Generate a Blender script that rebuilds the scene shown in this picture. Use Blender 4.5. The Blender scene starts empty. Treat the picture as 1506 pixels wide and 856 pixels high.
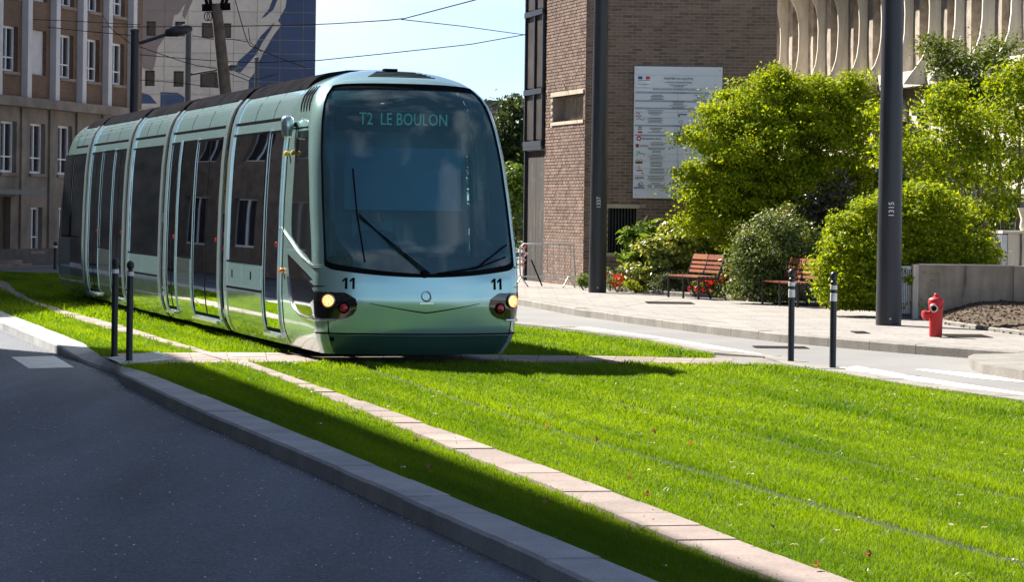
import bpy, bmesh, math, random
import numpy as np
from mathutils import Vector, Matrix
R = math.radians
random.seed(7); rng = np.random.default_rng(11)
scene = bpy.context.scene
C = scene.collection

# ------------------------------------------------------------ camera, sky, sun, exposure
EYE = 1.75; FPX = 4000.0; HOR = 312.0; ROLL = 0.0135; W0, H0 = 1506, 856
cam_d = bpy.data.cameras.new("camera"); cam = bpy.data.objects.new("camera", cam_d); C.objects.link(cam)
cam_d.sensor_width = 36.0; cam_d.lens = FPX / W0 * 36.0
cam_d.shift_y = -(428 - HOR) / W0
cam_d.clip_start = 0.5; cam_d.clip_end = 3000
cam.location = (0, 0, EYE); cam.rotation_euler = (R(90), -ROLL, 0)
scene.camera = cam
SUN_AZ, SUN_EL = 43.0, 42.0          # azimuth from +Y towards -X
sdir = Vector((-math.sin(R(SUN_AZ)) * math.cos(R(SUN_EL)), math.cos(R(SUN_AZ)) * math.cos(R(SUN_EL)), math.sin(R(SUN_EL))))
world = bpy.data.worlds.new("World"); scene.world = world; world.use_nodes = True
wn = world.node_tree.nodes; wl = world.node_tree.links; wn.clear()
w_out = wn.new("ShaderNodeOutputWorld"); w_bg = wn.new("ShaderNodeBackground"); w_sky = wn.new("ShaderNodeTexSky")
w_sky.sky_type = 'NISHITA'; w_sky.sun_disc = False
w_sky.sun_elevation = R(SUN_EL); w_sky.sun_rotation = R(-SUN_AZ)
w_sky.air_density = 0.52; w_sky.dust_density = 0.0; w_sky.ozone_density = 2.0
w_tc = wn.new("ShaderNodeTexCoord"); w_map = wn.new("ShaderNodeMapping"); w_map.inputs["Scale"].default_value = (1.5, 1.5, 4.5)
w_map.inputs["Location"].default_value = (1.9, 0.4, 0.3)
w_noise = wn.new("ShaderNodeTexNoise"); w_noise.inputs["Scale"].default_value = 2.0; w_noise.inputs["Detail"].default_value = 5; w_noise.inputs["Roughness"].default_value = 0.5
w_ramp = wn.new("ShaderNodeValToRGB"); w_ramp.color_ramp.elements[0].position = 0.50; w_ramp.color_ramp.elements[1].position = 0.80; w_ramp.color_ramp.elements[0].color = (.03, .03, .03, 1); w_ramp.color_ramp.elements[1].color = (.95, .95, .95, 1)
w_mix = wn.new("ShaderNodeMix"); w_mix.data_type = 'RGBA'
w_mix.inputs[7].default_value = (7.2, 7.4, 7.7, 1)
wl.new(w_tc.outputs["Generated"], w_map.inputs[0]); wl.new(w_map.outputs[0], w_noise.inputs["Vector"])
wl.new(w_noise.outputs["Fac"], w_ramp.inputs[0]); wl.new(w_ramp.outputs[0], w_mix.inputs[0])
wl.new(w_sky.outputs[0], w_mix.inputs[6]); wl.new(w_mix.outputs[2], w_bg.inputs[0]); wl.new(w_bg.outputs[0], w_out.inputs[0])
w_bg.inputs[1].default_value = 0.056
sun_d = bpy.data.lights.new("sun", 'SUN'); sun_d.energy = 5.0; sun_d.angle = R(0.53); sun_d.color = (1.0, 0.95, 0.86)
sun = bpy.data.objects.new("sun", sun_d); C.objects.link(sun); sun.rotation_euler = (-sdir).to_track_quat('-Z', 'Y').to_euler()
sun.location = (-40, 40, 60)
scene.view_settings.view_transform = 'Standard'; scene.view_settings.look = 'None'
scene.view_settings.exposure = 1.6; scene.view_settings.gamma = 1.0
scene.render.engine = 'CYCLES'
scene.cycles.max_bounces = 8; scene.cycles.transparent_max_bounces = 12

# ------------------------------------------------------------ measuring helpers (photograph pixels -> metres, used once to place things)
def und(px, py):
    return px + ROLL * (py - HOR) - 753.0, py - ROLL * (px - 753.0) - HOR
def gp(px, py, z=0.0):
    a, b = und(px, py); Y = FPX * (EYE - z) / b
    return Vector((a / FPX * Y, Y, z))
def pd(px, py, Y):
    a, b = und(px, py)
    return Vector((a / FPX * Y, Y, EYE - b / FPX * Y))

# ------------------------------------------------------------ materials
def new_mat(name):
    m = bpy.data.materials.new(name); m.use_nodes = True
    nt = m.node_tree; nt.nodes.clear()
    o = nt.nodes.new("ShaderNodeOutputMaterial"); b = nt.nodes.new("ShaderNodeBsdfPrincipled")
    nt.links.new(b.outputs[0], o.inputs[0])
    return m, nt, b, o
def coords(nt, scale, kind="Object"):
    t = nt.nodes.new("ShaderNodeTexCoord"); mp = nt.nodes.new("ShaderNodeMapping")
    mp.inputs["Scale"].default_value = scale if hasattr(scale, '__len__') else (scale,) * 3
    nt.links.new(t.outputs[kind], mp.inputs[0]); return mp.outputs[0]
def pos(nt, scale=1.0):
    g = nt.nodes.new("ShaderNodeNewGeometry"); mp = nt.nodes.new("ShaderNodeMapping")
    mp.inputs["Scale"].default_value = scale if hasattr(scale, '__len__') else (scale,) * 3
    nt.links.new(g.outputs["Position"], mp.inputs[0]); return mp.outputs[0]
def noise(nt, vec, scale, detail=5, rough=0.55):
    n = nt.nodes.new("ShaderNodeTexNoise"); n.inputs["Scale"].default_value = scale; n.inputs["Detail"].default_value = detail
    n.inputs["Roughness"].default_value = rough; nt.links.new(vec, n.inputs["Vector"]); return n.outputs["Fac"]
def ramp(nt, fac, stops):
    r = nt.nodes.new("ShaderNodeValToRGB"); e = r.color_ramp.elements
    while len(e) < len(stops): e.new(0.5)
    for i, (p, c) in enumerate(stops): e[i].position = p; e[i].color = (*c, 1) if len(c) == 3 else c
    nt.links.new(fac, r.inputs[0]); return r.outputs[0]
def mixc(nt, fac, a, b, mode='MIX'):
    m = nt.nodes.new("ShaderNodeMix"); m.data_type = 'RGBA'; m.blend_type = mode
    for s, v in ((0, fac), (6, a), (7, b)):
        if hasattr(v, 'is_linked'): nt.links.new(v, m.inputs[s])
        elif s == 0: m.inputs[0].default_value = v
        else: m.inputs[s].default_value = (*v, 1)
    return m.outputs[2]
def bump(nt, b, h, strength, dist=0.01):
    bn = nt.nodes.new("ShaderNodeBump"); bn.inputs["Strength"].default_value = strength; bn.inputs["Distance"].default_value = dist
    nt.links.new(h, bn.inputs["Height"]); nt.links.new(bn.outputs[0], b.inputs["Normal"])
def rnd(nt, lo=0.0, hi=1.0):
    g = nt.nodes.new("ShaderNodeNewGeometry"); o = nt.nodes.new("ShaderNodeObjectInfo")
    a = nt.nodes.new("ShaderNodeMath"); a.operation = 'ADD'; nt.links.new(g.outputs["Random Per Island"], a.inputs[0]); nt.links.new(o.outputs["Random"], a.inputs[1])
    f = nt.nodes.new("ShaderNodeMath"); f.operation = 'FRACT'; nt.links.new(a.outputs[0], f.inputs[0])
    return f.outputs[0]
def simple(name, col, rough=0.6, metal=0.0, var=0.25, scale=6.0, bmp=0.0, coat=0.0, spec=None):
    m, nt, b, o = new_mat(name)
    n = noise(nt, pos(nt), scale)
    lo = tuple(c * (1 - var) for c in col); hi = tuple(min(1, c * (1 + var)) for c in col)
    nt.links.new(ramp(nt, n, [(0.3, lo), (0.7, hi)]), b.inputs["Base Color"])
    b.inputs["Roughness"].default_value = rough; b.inputs["Metallic"].default_value = metal; b.inputs["Coat Weight"].default_value = coat
    b.inputs["Coat Roughness"].default_value = 0.03
    if spec is not None: b.inputs["Specular IOR Level"].default_value = spec
    if bmp: bump(nt, b, noise(nt, pos(nt), scale * 8), bmp)
    return m
def pieces(name, cols, rough=0.85, bmp=0.3, spec=0.3, grain=40.0, dirt=0.25):
    m, nt, b, o = new_mat(name)
    k = len(cols); c = ramp(nt, rnd(nt), [(i / max(1, k - 1), cc) for i, cc in enumerate(cols)])
    n = noise(nt, pos(nt), grain, 4); n2 = noise(nt, pos(nt, (1.6, 1.6, .55)), 1.3, 6, .65)
    c = mixc(nt, 1.0, c, ramp(nt, n, [(0.25, (1 - dirt,) * 3), (0.75, (1 + dirt * .5,) * 3)]), 'MULTIPLY')
    c = mixc(nt, 1.0, c, ramp(nt, n2, [(0.3, (1 - dirt,) * 3), (0.7, (1.05,) * 3)]), 'MULTIPLY')
    nt.links.new(c, b.inputs["Base Color"]); b.inputs["Roughness"].default_value = rough; b.inputs["Specular IOR Level"].default_value = spec
    if bmp: bump(nt, b, n, bmp, 0.004)
    return m
def emit(name, col, s):
    m, nt, b, o = new_mat(name); b.inputs["Base Color"].default_value = (*col, 1)
    b.inputs["Emission Color"].default_value = (*col, 1); b.inputs["Emission Strength"].default_value = s; return m
def foliage(name, c0, c1, trans=0.45, rough=0.5, spec=0.35, tint=(1.5, 1.25, 0.5), patch=0.0):
    m, nt, b, o = new_mat(name)
    g = nt.nodes.new("ShaderNodeNewGeometry")
    col = ramp(nt, g.outputs["Random Per Island"], [(0.0, c0), (1.0, c1)])
    if patch:
        vv = pos(nt, (1.9, .16, 1)); vv.node.inputs["Rotation"].default_value = (0, 0, R(-15)); vv.node.vector_type = 'TEXTURE'; vv.node.inputs["Scale"].default_value = (1 / 1.9, 1 / .16, 1)
        vv.node.inputs["Rotation"].default_value = (0, 0, R(15)); n1 = noise(nt, vv, 1.2, 5, .6); col = mixc(nt, 1.0, col, ramp(nt, n1, [(.3, (1 - patch * 1.3, 1 - patch, 1)), (.66, (1 + patch * .5, 1 + patch * .22, 1))]), 'MULTIPLY')
    nt.links.new(col, b.inputs["Base Color"]); b.inputs["Roughness"].default_value = rough; b.inputs["Specular IOR Level"].default_value = spec
    t = nt.nodes.new("ShaderNodeBsdfTranslucent")
    tc = mixc(nt, 1.0, col, tint, 'MULTIPLY'); nt.links.new(tc, t.inputs[0])
    mx = nt.nodes.new("ShaderNodeMixShader"); mx.inputs[0].default_value = trans
    nt.links.new(b.outputs[0], mx.inputs[1]); nt.links.new(t.outputs[0], mx.inputs[2]); nt.links.new(mx.outputs[0], o.inputs[0])
    return m

M = {}
# asphalt of the left carriageway
m, nt, b, o = new_mat("asphalt_dark")
p = pos(nt); big = noise(nt, pos(nt, (1.0, 0.16, 1)), 0.75, 4); fine = noise(nt, p, 55, 5, 0.85); spk = noise(nt, pos(nt), 38, 2, 0.8)
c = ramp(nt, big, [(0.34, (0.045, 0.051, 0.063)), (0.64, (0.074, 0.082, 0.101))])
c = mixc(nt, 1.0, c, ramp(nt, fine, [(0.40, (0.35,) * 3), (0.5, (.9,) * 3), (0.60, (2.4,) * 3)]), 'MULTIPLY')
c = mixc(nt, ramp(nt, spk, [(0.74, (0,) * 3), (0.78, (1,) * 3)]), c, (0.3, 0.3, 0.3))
dn = nt.nodes.new("ShaderNodeTexNoise"); dn.inputs["Scale"].default_value = 1.7; dn.inputs["Detail"].default_value = 6; nt.links.new(pos(nt), dn.inputs["Vector"])
dm = nt.nodes.new("ShaderNodeMix"); dm.data_type = 'VECTOR'; dm.inputs[0].default_value = .45; nt.links.new(pos(nt), dm.inputs[4]); nt.links.new(dn.outputs["Color"], dm.inputs[5])
vo = nt.nodes.new("ShaderNodeTexVoronoi"); vo.feature = 'DISTANCE_TO_EDGE'; vo.inputs["Scale"].default_value = .55; nt.links.new(dm.outputs[1], vo.inputs["Vector"])
crk = ramp(nt, vo.outputs["Distance"], [(0.003, (.22,) * 3), (0.009, (0,) * 3)]); msk = ramp(nt, noise(nt, pos(nt), .6, 2), [(.48, (0,) * 3), (.56, (1,) * 3)])
c = mixc(nt, mixc(nt, 1.0, crk, msk, 'MULTIPLY'), c, (0.02, 0.02, 0.022))
nt.links.new(c, b.inputs["Base Color"])
nt.links.new(ramp(nt, big, [(0.3, (0.75,) * 3), (0.7, (0.55,) * 3)]), b.inputs["Roughness"]); b.inputs["Specular IOR Level"].default_value = 0.5
bump(nt, b, fine, 0.6, 0.006); M['asphalt'] = m
m, nt, b, o = new_mat("asphalt_grey")
p = pos(nt); big = noise(nt, pos(nt, (0.4, 0.4, 1)), 1.1, 5); fine = noise(nt, p, 60, 3, 0.7)
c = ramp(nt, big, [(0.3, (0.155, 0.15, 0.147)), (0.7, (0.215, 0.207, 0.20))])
c = mixc(nt, 1.0, c, ramp(nt, fine, [(0.3, (0.75,) * 3), (0.7, (1.2,) * 3)]), 'MULTIPLY')
nt.links.new(c, b.inputs["Base Color"]); b.inputs["Roughness"].default_value = 0.85; bump(nt, b, fine, 0.4, 0.005); M['asphalt_grey'] = m
# paved footway: small pavers in the material only (too flat to tell apart)
m, nt, b, o = new_mat("paving")
br = nt.nodes.new("ShaderNodeTexBrick"); nt.links.new(pos(nt, (1.0, 1.0, 1.0)), br.inputs["Vector"])
br.inputs["Scale"].default_value = 1.0; br.inputs["Brick Width"].default_value = 0.6; br.inputs["Row Height"].default_value = 0.4; br.inputs["Mortar Size"].default_value = 0.008
br.inputs["Color1"].default_value = (0.285, 0.262, 0.238, 1); br.inputs["Color2"].default_value = (0.245, 0.225, 0.205, 1); br.inputs["Mortar"].default_value = (0.16, 0.14, 0.125, 1)
n = noise(nt, pos(nt, (1, .6, 1)), 1.4, 6, 0.65)
c = mixc(nt, 1.0, br.outputs["Color"], ramp(nt, n, [(0.3, (0.8,) * 3), (0.7, (1.1,) * 3)]), 'MULTIPLY')
nt.links.new(c, b.inputs["Base Color"]); b.inputs["Roughness"].default_value = 0.8; b.inputs["Specular IOR Level"].default_value = 0.3; M['paving'] = m
M['granite'] = pieces("granite", [(0.42, 0.425, 0.435), (0.50, 0.505, 0.51), (0.36, 0.365, 0.375)], 0.75, 0.35, 0.4, 70, 0.35)
M['kerb_pale'] = pieces("kerb_pale", [(0.24, 0.22, 0.20), (0.31, 0.285, 0.255), (0.27, 0.25, 0.225)], 0.85, 0.4, 0.3, 45, 0.35)
M['slab_pink'] = pieces("slab_pink", [(0.31, 0.24, 0.21), (0.265, 0.21, 0.185), (0.345, 0.275, 0.24)], 0.8, 0.35, 0.3, 45, 0.3)
m, nt, b, o = new_mat("road_paint")
n = noise(nt, pos(nt), 7, 6, .75); n2 = noise(nt, pos(nt), 45, 3, .7)
c = mixc(nt, ramp(nt, n, [(.52, (0,) * 3), (.72, (.75,) * 3)]), (.68, .68, .67), (.2, .2, .2)); c = mixc(nt, ramp(nt, n2, [(.6, (0,) * 3), (.75, (.5,) * 3)]), c, (.2, .2, .2))
nt.links.new(c, b.inputs["Base Color"]); b.inputs["Roughness"].default_value = .75; M['paint'] = m
M['soil'] = simple("soil", (0.010, 0.013, 0.005), 0.95, 0, 0.4, 9, 0.5)
M['earth'] = pieces("earth", [(0.115, 0.085, 0.06), (0.16, 0.12, 0.088), (0.08, 0.06, 0.042)], 0.95, 0.8, 0.1, 9, 0.4)
M['rail'] = simple("rail_steel", (0.03, 0.024, 0.018), 0.9, 0.0, 0.3, 5, 0, 0, .1)
M['ground'] = simple("far_ground", (0.2, 0.19, 0.18), 0.9, 0, 0.2, 0.3)
m, nt, b, o = new_mat("chalk_scuff")
c = ramp(nt, noise(nt, pos(nt), 14, 5, .8), [(.45, (.10, .107, .125)), (.68, (.3, .3, .31))]); nt.links.new(c, b.inputs["Base Color"]); b.inputs["Roughness"].default_value = .9; M['scuff'] = m
# tram
m, nt, b, o = new_mat("tram_paint")
n = noise(nt, pos(nt), 1.3, 4); fl = noise(nt, pos(nt), 700, 1)
c = ramp(nt, n, [(0.3, (0.35, 0.56, 0.59)), (0.7, (0.395, 0.605, 0.635))])
nt.links.new(mixc(nt, 1.0, c, ramp(nt, fl, [(0.3, (0.9,) * 3), (0.7, (1.12,) * 3)]), 'MULTIPLY'), b.inputs["Base Color"])
b.inputs["Metallic"].default_value = 0.55; b.inputs["Roughness"].default_value = 0.22; b.inputs["Coat Weight"].default_value = 1.0; b.inputs["Coat Roughness"].default_value = 0.025
bump(nt, b, noise(nt, pos(nt), 2.2, 1), 0.05, 0.03); M['tram'] = m
m, nt, b, o = new_mat("cab_paint")
n = noise(nt, pos(nt), 1.3, 4); fl = noise(nt, pos(nt), 700, 1)
c = ramp(nt, n, [(0.3, (0.35, 0.56, 0.545)), (0.7, (0.395, 0.605, 0.59))])
nt.links.new(mixc(nt, 1.0, c, ramp(nt, fl, [(0.3, (0.88,) * 3), (0.7, (1.14,) * 3)]), 'MULTIPLY'), b.inputs["Base Color"])
b.inputs["Metallic"].default_value = 0.58; b.inputs["Roughness"].default_value = 0.21; b.inputs["Coat Weight"].default_value = 1.0; b.inputs["Coat Roughness"].default_value = 0.02; M['cab_paint'] = m
M['tram_gloss'] = simple("tram_skirt_paint", (0.40, 0.52, 0.51), 0.07, 0.8, 0.05, 1.5, 0.0, 1.0)
M['tram_frame'] = simple("tram_frame_metal", (0.52, 0.65, 0.67), 0.22, 0.7, 0.06, 2, 0, 0.6)
M['tram_roof'] = simple("tram_roof_dark", (0.016, 0.016, 0.019), 1.0, 0, 0.35, 3, 0.1, 0, 0.0)
M['wire'] = simple("wire_black", (0.012, 0.012, 0.013), 1.0, 0, 0.1, 3, 0, 0, 0.0)
M['rubber'] = simple("black_rubber", (0.010, 0.010, 0.012), 0.9, 0, 0.2, 5, 0, 0, 0.0)
M['black_gloss'] = simple("black_gloss", (0.012, 0.012, 0.014), 0.06, 0, 0.1, 2, 0, 1.0)
m, nt, b, o = new_mat("side_glass")
n = noise(nt, pos(nt), 0.8, 2)
nt.links.new(ramp(nt, n, [(0.3, (0.008, 0.010, 0.012)), (0.7, (0.02, 0.022, 0.024))]), b.inputs["Base Color"])
b.inputs["Roughness"].default_value = 0.02; b.inputs["IOR"].default_value = 1.6; bump(nt, b, noise(nt, pos(nt), 1.1, 1), 0.012, 0.02); M['side_glass'] = m
m, nt, b, o = new_mat("clear_glass")
tr = nt.nodes.new("ShaderNodeBsdfTransparent"); tr.inputs[0].default_value = (0.60, 0.63, 0.63, 1)
gl = nt.nodes.new("ShaderNodeBsdfGlossy"); gl.inputs["Roughness"].default_value = 0.012; gl.inputs[0].default_value = (0.9, 0.95, 0.97, 1)
fr = nt.nodes.new("ShaderNodeFresnel"); fr.inputs[0].default_value = 1.5; bn = nt.nodes.new("ShaderNodeBump"); bn.inputs["Strength"].default_value = .015; bn.inputs["Distance"].default_value = .02
nt.links.new(noise(nt, pos(nt), 1.1, 1), bn.inputs["Height"]); nt.links.new(bn.outputs[0], gl.inputs["Normal"])
mx = nt.nodes.new("ShaderNodeMixShader"); nt.links.new(fr.outputs[0], mx.inputs[0]); nt.links.new(tr.outputs[0], mx.inputs[1]); nt.links.new(gl.outputs[0], mx.inputs[2]); nt.links.new(mx.outputs[0], o.inputs[0]); M['clear_glass'] = m
M['saloon_grey'] = simple("saloon_grey", (0.16, 0.165, 0.17), 0.8, 0, 0.1, 2); M['seat_cloth'] = simple("seat_cloth", (0.03, 0.06, 0.12), 0.9, 0, 0.3, 8)
m, nt, b, o = new_mat("windscreen_glass")
tr = nt.nodes.new("ShaderNodeBsdfTransparent"); tr.inputs[0].default_value = (0.60, 0.88, 0.96, 1)
gl = nt.nodes.new("ShaderNodeBsdfGlossy"); gl.inputs["Roughness"].default_value = 0.015; gl.inputs[0].default_value = (0.85, 0.95, 1, 1)
fr = nt.nodes.new("ShaderNodeFresnel"); fr.inputs[0].default_value = 1.85
mx = nt.nodes.new("ShaderNodeMixShader"); nt.links.new(fr.outputs[0], mx.inputs[0]); nt.links.new(tr.outputs[0], mx.inputs[1]); nt.links.new(gl.outputs[0], mx.inputs[2])
df = nt.nodes.new("ShaderNodeBsdfDiffuse"); df.inputs[0].default_value = (0.20, 0.66, 0.72, 1); m2 = nt.nodes.new("ShaderNodeMixShader")
nt.links.new(ramp(nt, noise(nt, pos(nt), 1.6, 5, .6), [(.3, (.06,) * 3), (.7, (.11,) * 3)]), m2.inputs[0]); nt.links.new(mx.outputs[0], m2.inputs[1]); nt.links.new(df.outputs[0], m2.inputs[2])
nt.links.new(m2.outputs[0], o.inputs[0]); M['windscreen'] = m
M['cab_dark'] = simple("cab_interior", (0.13, 0.19, 0.22), 0.8, 0, 0.2, 3)
M['blind'] = simple("cab_blind", (0.075, 0.19, 0.27), 0.8, 0, 0.1, 3)
M['led'] = emit("led_green", (0.16, 0.55, 0.38), 0.05)
M['headlamp'] = emit("headlamp_lit", (1.0, 0.45, 0.15), 0.95)
M['headlamp_rim'] = simple("headlamp_reflector", (0.75, 0.55, 0.35), 0.2, 0.9, 0.1, 8)
M['red_lens'] = simple("red_lens", (0.45, 0.01, 0.012), 0.15, 0, 0.1, 8, 0, 0.8)
M['orange_lens'] = simple("orange_lens", (0.85, 0.22, 0.02), 0.2, 0, 0.1, 8, 0, 0.8)
M['black'] = simple("black_paint", (0.016, 0.017, 0.020), 0.42, 0, 0.2, 3)
m, nt, b, o = new_mat("pole_paint")
n = noise(nt, pos(nt, (6, 6, .5)), 1.6, 6, .7); n2 = noise(nt, pos(nt), 26, 4, .75)
c = ramp(nt, n, [(.3, (.016, .018, .024)), (.7, (.034, .036, .044))]); c = mixc(nt, ramp(nt, n2, [(.70, (0,) * 3), (.76, (.7,) * 3)]), c, (.12, .12, .12))
nt.links.new(c, b.inputs["Base Color"]); nt.links.new(ramp(nt, n, [(.3, (.32,) * 3), (.7, (.55,) * 3)]), b.inputs["Roughness"]); bump(nt, b, n2, .1); M['pole'] = m
M['white_print'] = simple("white_print", (0.8, 0.8, 0.8), 0.6, 0, 0.05, 9)
M['reflective'] = simple("bollard_band", (0.7, 0.7, 0.7), 0.35, 0.1, 0.1, 20)
M['chrome'] = simple("bright_metal", (0.65, 0.70, 0.72), 0.18, 0.95, 0.05, 5)
# buildings
M['brick'] = pieces("brown_brick", [(0.22, 0.142, 0.110), (0.315, 0.213, 0.168), (0.168, 0.111, 0.088), (0.27, 0.184, 0.147)], 0.85, 0.5, 0.3, 60, 0.3)
M['mortar'] = simple("mortar", (0.36, 0.30, 0.25), 0.95, 0, 0.15, 20, 0.3)
M['lintel'] = simple("pale_lintel", (0.48, 0.40, 0.30), 0.9, 0, 0.15, 4, 0.2)
M['dark_metal'] = simple("dark_metal", (0.03, 0.032, 0.038), 0.35, 0.3, 0.2, 3)
m, nt, b, o = new_mat("burnt_concrete")
st = noise(nt, pos(nt, (3, 3, 0.45)), 2.2, 7, 0.7); n = noise(nt, pos(nt), 2.2, 7, 0.7)
c = ramp(nt, st, [(0.3, (0.008, 0.007, 0.007)), (0.52, (0.022, 0.016, 0.014)), (0.75, (0.07, 0.055, 0.048))]); c = mixc(nt, ramp(nt, n, [(0.55, (0,) * 3), (0.7, (.8,) * 3)]), c, (0.09, 0.08, 0.07))
nt.links.new(c, b.inputs["Base Color"]); b.inputs["Roughness"].default_value = 0.9; M['burnt'] = m
M['bay_panel'] = simple('bay_panel', (0.05, 0.04, 0.036), 0.5, 0, 0.4, 2, 0, 0, .3)
M['dark_pane'] = simple("dark_pane", (0.02, 0.022, 0.026), 0.08, 0, 0.3, 1.5, 0, 0.5)
m, nt, b, o = new_mat("stained_concrete")
st = noise(nt, pos(nt, (5, 5, 0.6)), 2.0, 6, 0.65); n = noise(nt, pos(nt), 3, 6, 0.7)
c = mixc(nt, st, (0.42, 0.36, 0.30), (0.15, 0.10, 0.07)); c = mixc(nt, ramp(nt, n, [(0.4, (0,) * 3), (0.65, (1,) * 3)]), c, (0.5, 0.43, 0.35))
nt.links.new(c, b.inputs["Base Color"]); b.inputs["Roughness"].default_value = 0.9; bump(nt, b, n, 0.3, 0.01); M['stained'] = m
m, nt, b, o = new_mat("pale_concrete")
st = noise(nt, pos(nt, (4, 4, 0.5)), 2.0, 6, 0.65)
nt.links.new(ramp(nt, st, [(0.35, (0.72, 0.67, 0.58)), (0.78, (0.48, 0.42, 0.34))]), b.inputs["Base Color"]); b.inputs["Roughness"].default_value = 0.9; M['pale_concrete'] = m
m, nt, b, o = new_mat("grey_concrete")
st = noise(nt, pos(nt, (3.5, 3.5, 0.35)), 2.0, 6, 0.6); n = noise(nt, pos(nt), 5, 7, 0.7)
c = ramp(nt, st, [(0.36, (0.44, 0.36, 0.27)), (0.6, (0.34, 0.275, 0.20)), (0.72, (0.11, 0.095, 0.08))])
nt.links.new(mixc(nt, 1.0, c, ramp(nt, n, [(0.3, (0.8,) * 3), (0.7, (1.1,) * 3)]), 'MULTIPLY'), b.inputs["Base Color"]); b.inputs["Roughness"].default_value = 0.9; bump(nt, b, n, 0.3, 0.01); M['grey_concrete'] = m
m, nt, b, o = new_mat("far_brick")
br = nt.nodes.new("ShaderNodeTexBrick"); nt.links.new(coords(nt, (1, 1, 1), "UV"), br.inputs["Vector"])
br.inputs["Scale"].default_value = 1.0; br.inputs["Brick Width"].default_value = 0.22; br.inputs["Row Height"].default_value = 0.07; br.inputs["Mortar Size"].default_value = 0.012
br.inputs["Color1"].default_value = (0.18, 0.095, 0.048, 1); br.inputs["Color2"].default_value = (0.118, 0.068, 0.042, 1); br.inputs["Mortar"].default_value = (0.15, 0.115, 0.088, 1)
n = noise(nt, pos(nt), 1.2, 6)
nt.links.new(mixc(nt, 1.0, br.outputs["Color"], ramp(nt, n, [(0.3, (0.75,) * 3), (0.7, (1.15,) * 3)]), 'MULTIPLY'), b.inputs["Base Color"]); b.inputs["Roughness"].default_value = 0.9; M['far_brick'] = m
M['far_stone'] = simple("far_stone", (0.20, 0.172, 0.145), 0.9, 0, 0.34, 1.4, 0.2)
M['pilaster'] = simple("pale_pilaster", (0.55, 0.54, 0.55), 0.8, 0, 0.1, 2)
M['frame_white'] = simple("window_frame_white", (0.72, 0.73, 0.75), 0.5, 0, 0.05, 4)
M['door_wood'] = simple("brown_door", (0.07, 0.045, 0.03), 0.6, 0, 0.3, 4)
M['tile_panel'] = pieces("cladding_tile", [(0.47, 0.415, 0.365), (0.50, 0.445, 0.39), (0.44, 0.39, 0.345)], 0.75, 0.1, 0.3, 5, 0.1)
M['mural_blue'] = simple("mural_blue", (0.03, 0.055, 0.12), 0.7, 0, 0.3, 0.5)
M['mural_taupe'] = simple("mural_taupe", (0.20, 0.155, 0.14), 0.7, 0, 0.12, 0.6)
M['wood'] = pieces("bench_wood", [(0.24, 0.072, 0.034), (0.30, 0.095, 0.045), (0.20, 0.06, 0.03)], 0.4, 0.1, 0.5, 25, 0.2)
M['pole_wood'] = simple("pole_wood", (0.12, 0.09, 0.07), 0.85, 0, 0.3, 6, 0.3)
m, nt, b, o = new_mat("hydrant_red")
n = noise(nt, pos(nt), 9, 5, .7); n2 = noise(nt, pos(nt), 42, 4, .7)
c = ramp(nt, n, [(.3, (.38, .010, .012)), (.7, (.60, .016, .018))]); c = mixc(nt, ramp(nt, n2, [(.66, (0,) * 3), (.71, (1,) * 3)]), c, (.13, .05, .035))
nt.links.new(c, b.inputs["Base Color"]); nt.links.new(ramp(nt, n, [(.3, (.35,) * 3), (.7, (.6,) * 3)]), b.inputs["Roughness"]); bump(nt, b, n2, .15); M['hydrant'] = m
M['sign'] = simple("sign_board", (0.72, 0.76, 0.84), 0.5, 0, 0.04, 1.0)
M['sign_band'] = simple("sign_band", (0.33, 0.36, 0.46), 0.5, 0, 0.05, 4)
M['ink'] = simple("sign_ink", (0.05, 0.05, 0.06), 0.6, 0, 0.1, 4)
M['ink_red'] = simple("sign_red", (0.55, 0.03, 0.03), 0.6, 0, 0.1, 4)
M['ink_blue'] = simple("sign_blue", (0.03, 0.08, 0.35), 0.6, 0, 0.1, 4)
M['ink_green'] = simple("sign_green", (0.12, 0.42, 0.28), 0.6, 0, 0.1, 4)
M['ink_yellow'] = simple("sign_yellow", (0.6, 0.42, 0.03), 0.6, 0, 0.1, 4)
M['galv'] = simple("galvanised", (0.45, 0.46, 0.47), 0.4, 0.7, 0.1, 6)
M['bark'] = simple("bark", (0.14, 0.105, 0.08), 0.9, 0, 0.35, 8, 0.5)
M['tape'] = pieces("barrier_tape", [(0.75, 0.72, 0.7), (0.6, 0.04, 0.03)], 0.5, 0, 0.4, 5, 0.1)
M['skin'] = simple("skin", (0.45, 0.28, 0.2), 0.6); M['cloth'] = simple("driver_cloth", (0.05, 0.06, 0.09), 0.8)
# vegetation
M['grass'] = foliage("grass_blades", (0.112, 0.228, 0.004), (0.195, 0.315, 0.008), 0.55, 0.45, 0.3, (1.4, 1.25, 0.35), .42)
M['leaf_lime'] = foliage("leaf_lime", (0.125, 0.215, 0.008), (0.37, 0.43, 0.018), 0.38, .6, .1, (1.5, 1.3, .4))
M['leaf_bush'] = foliage("leaf_bush", (0.095, 0.18, 0.008), (0.36, 0.41, 0.020), 0.44, .55, .12, (1.45, 1.3, .4))
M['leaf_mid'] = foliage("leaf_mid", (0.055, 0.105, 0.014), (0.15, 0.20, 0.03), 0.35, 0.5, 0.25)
M['leaf_white'] = foliage("leaf_greyed", (0.06, 0.11, 0.025), (0.20, 0.25, 0.08), 0.3, 0.45, 0.3)
M['leaf_var'] = foliage("leaf_variegated", (0.13, 0.20, 0.025), (0.42, 0.46, 0.15), 0.35, 0.35, 0.5)
M['leaf_grey'] = foliage("leaf_greygreen", (0.10, 0.14, 0.07), (0.17, 0.21, 0.12), 0.25)
M['leaf_brown'] = foliage("leaf_brown", (0.10, 0.055, 0.02), (0.19, 0.11, 0.035), 0.3)
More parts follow.
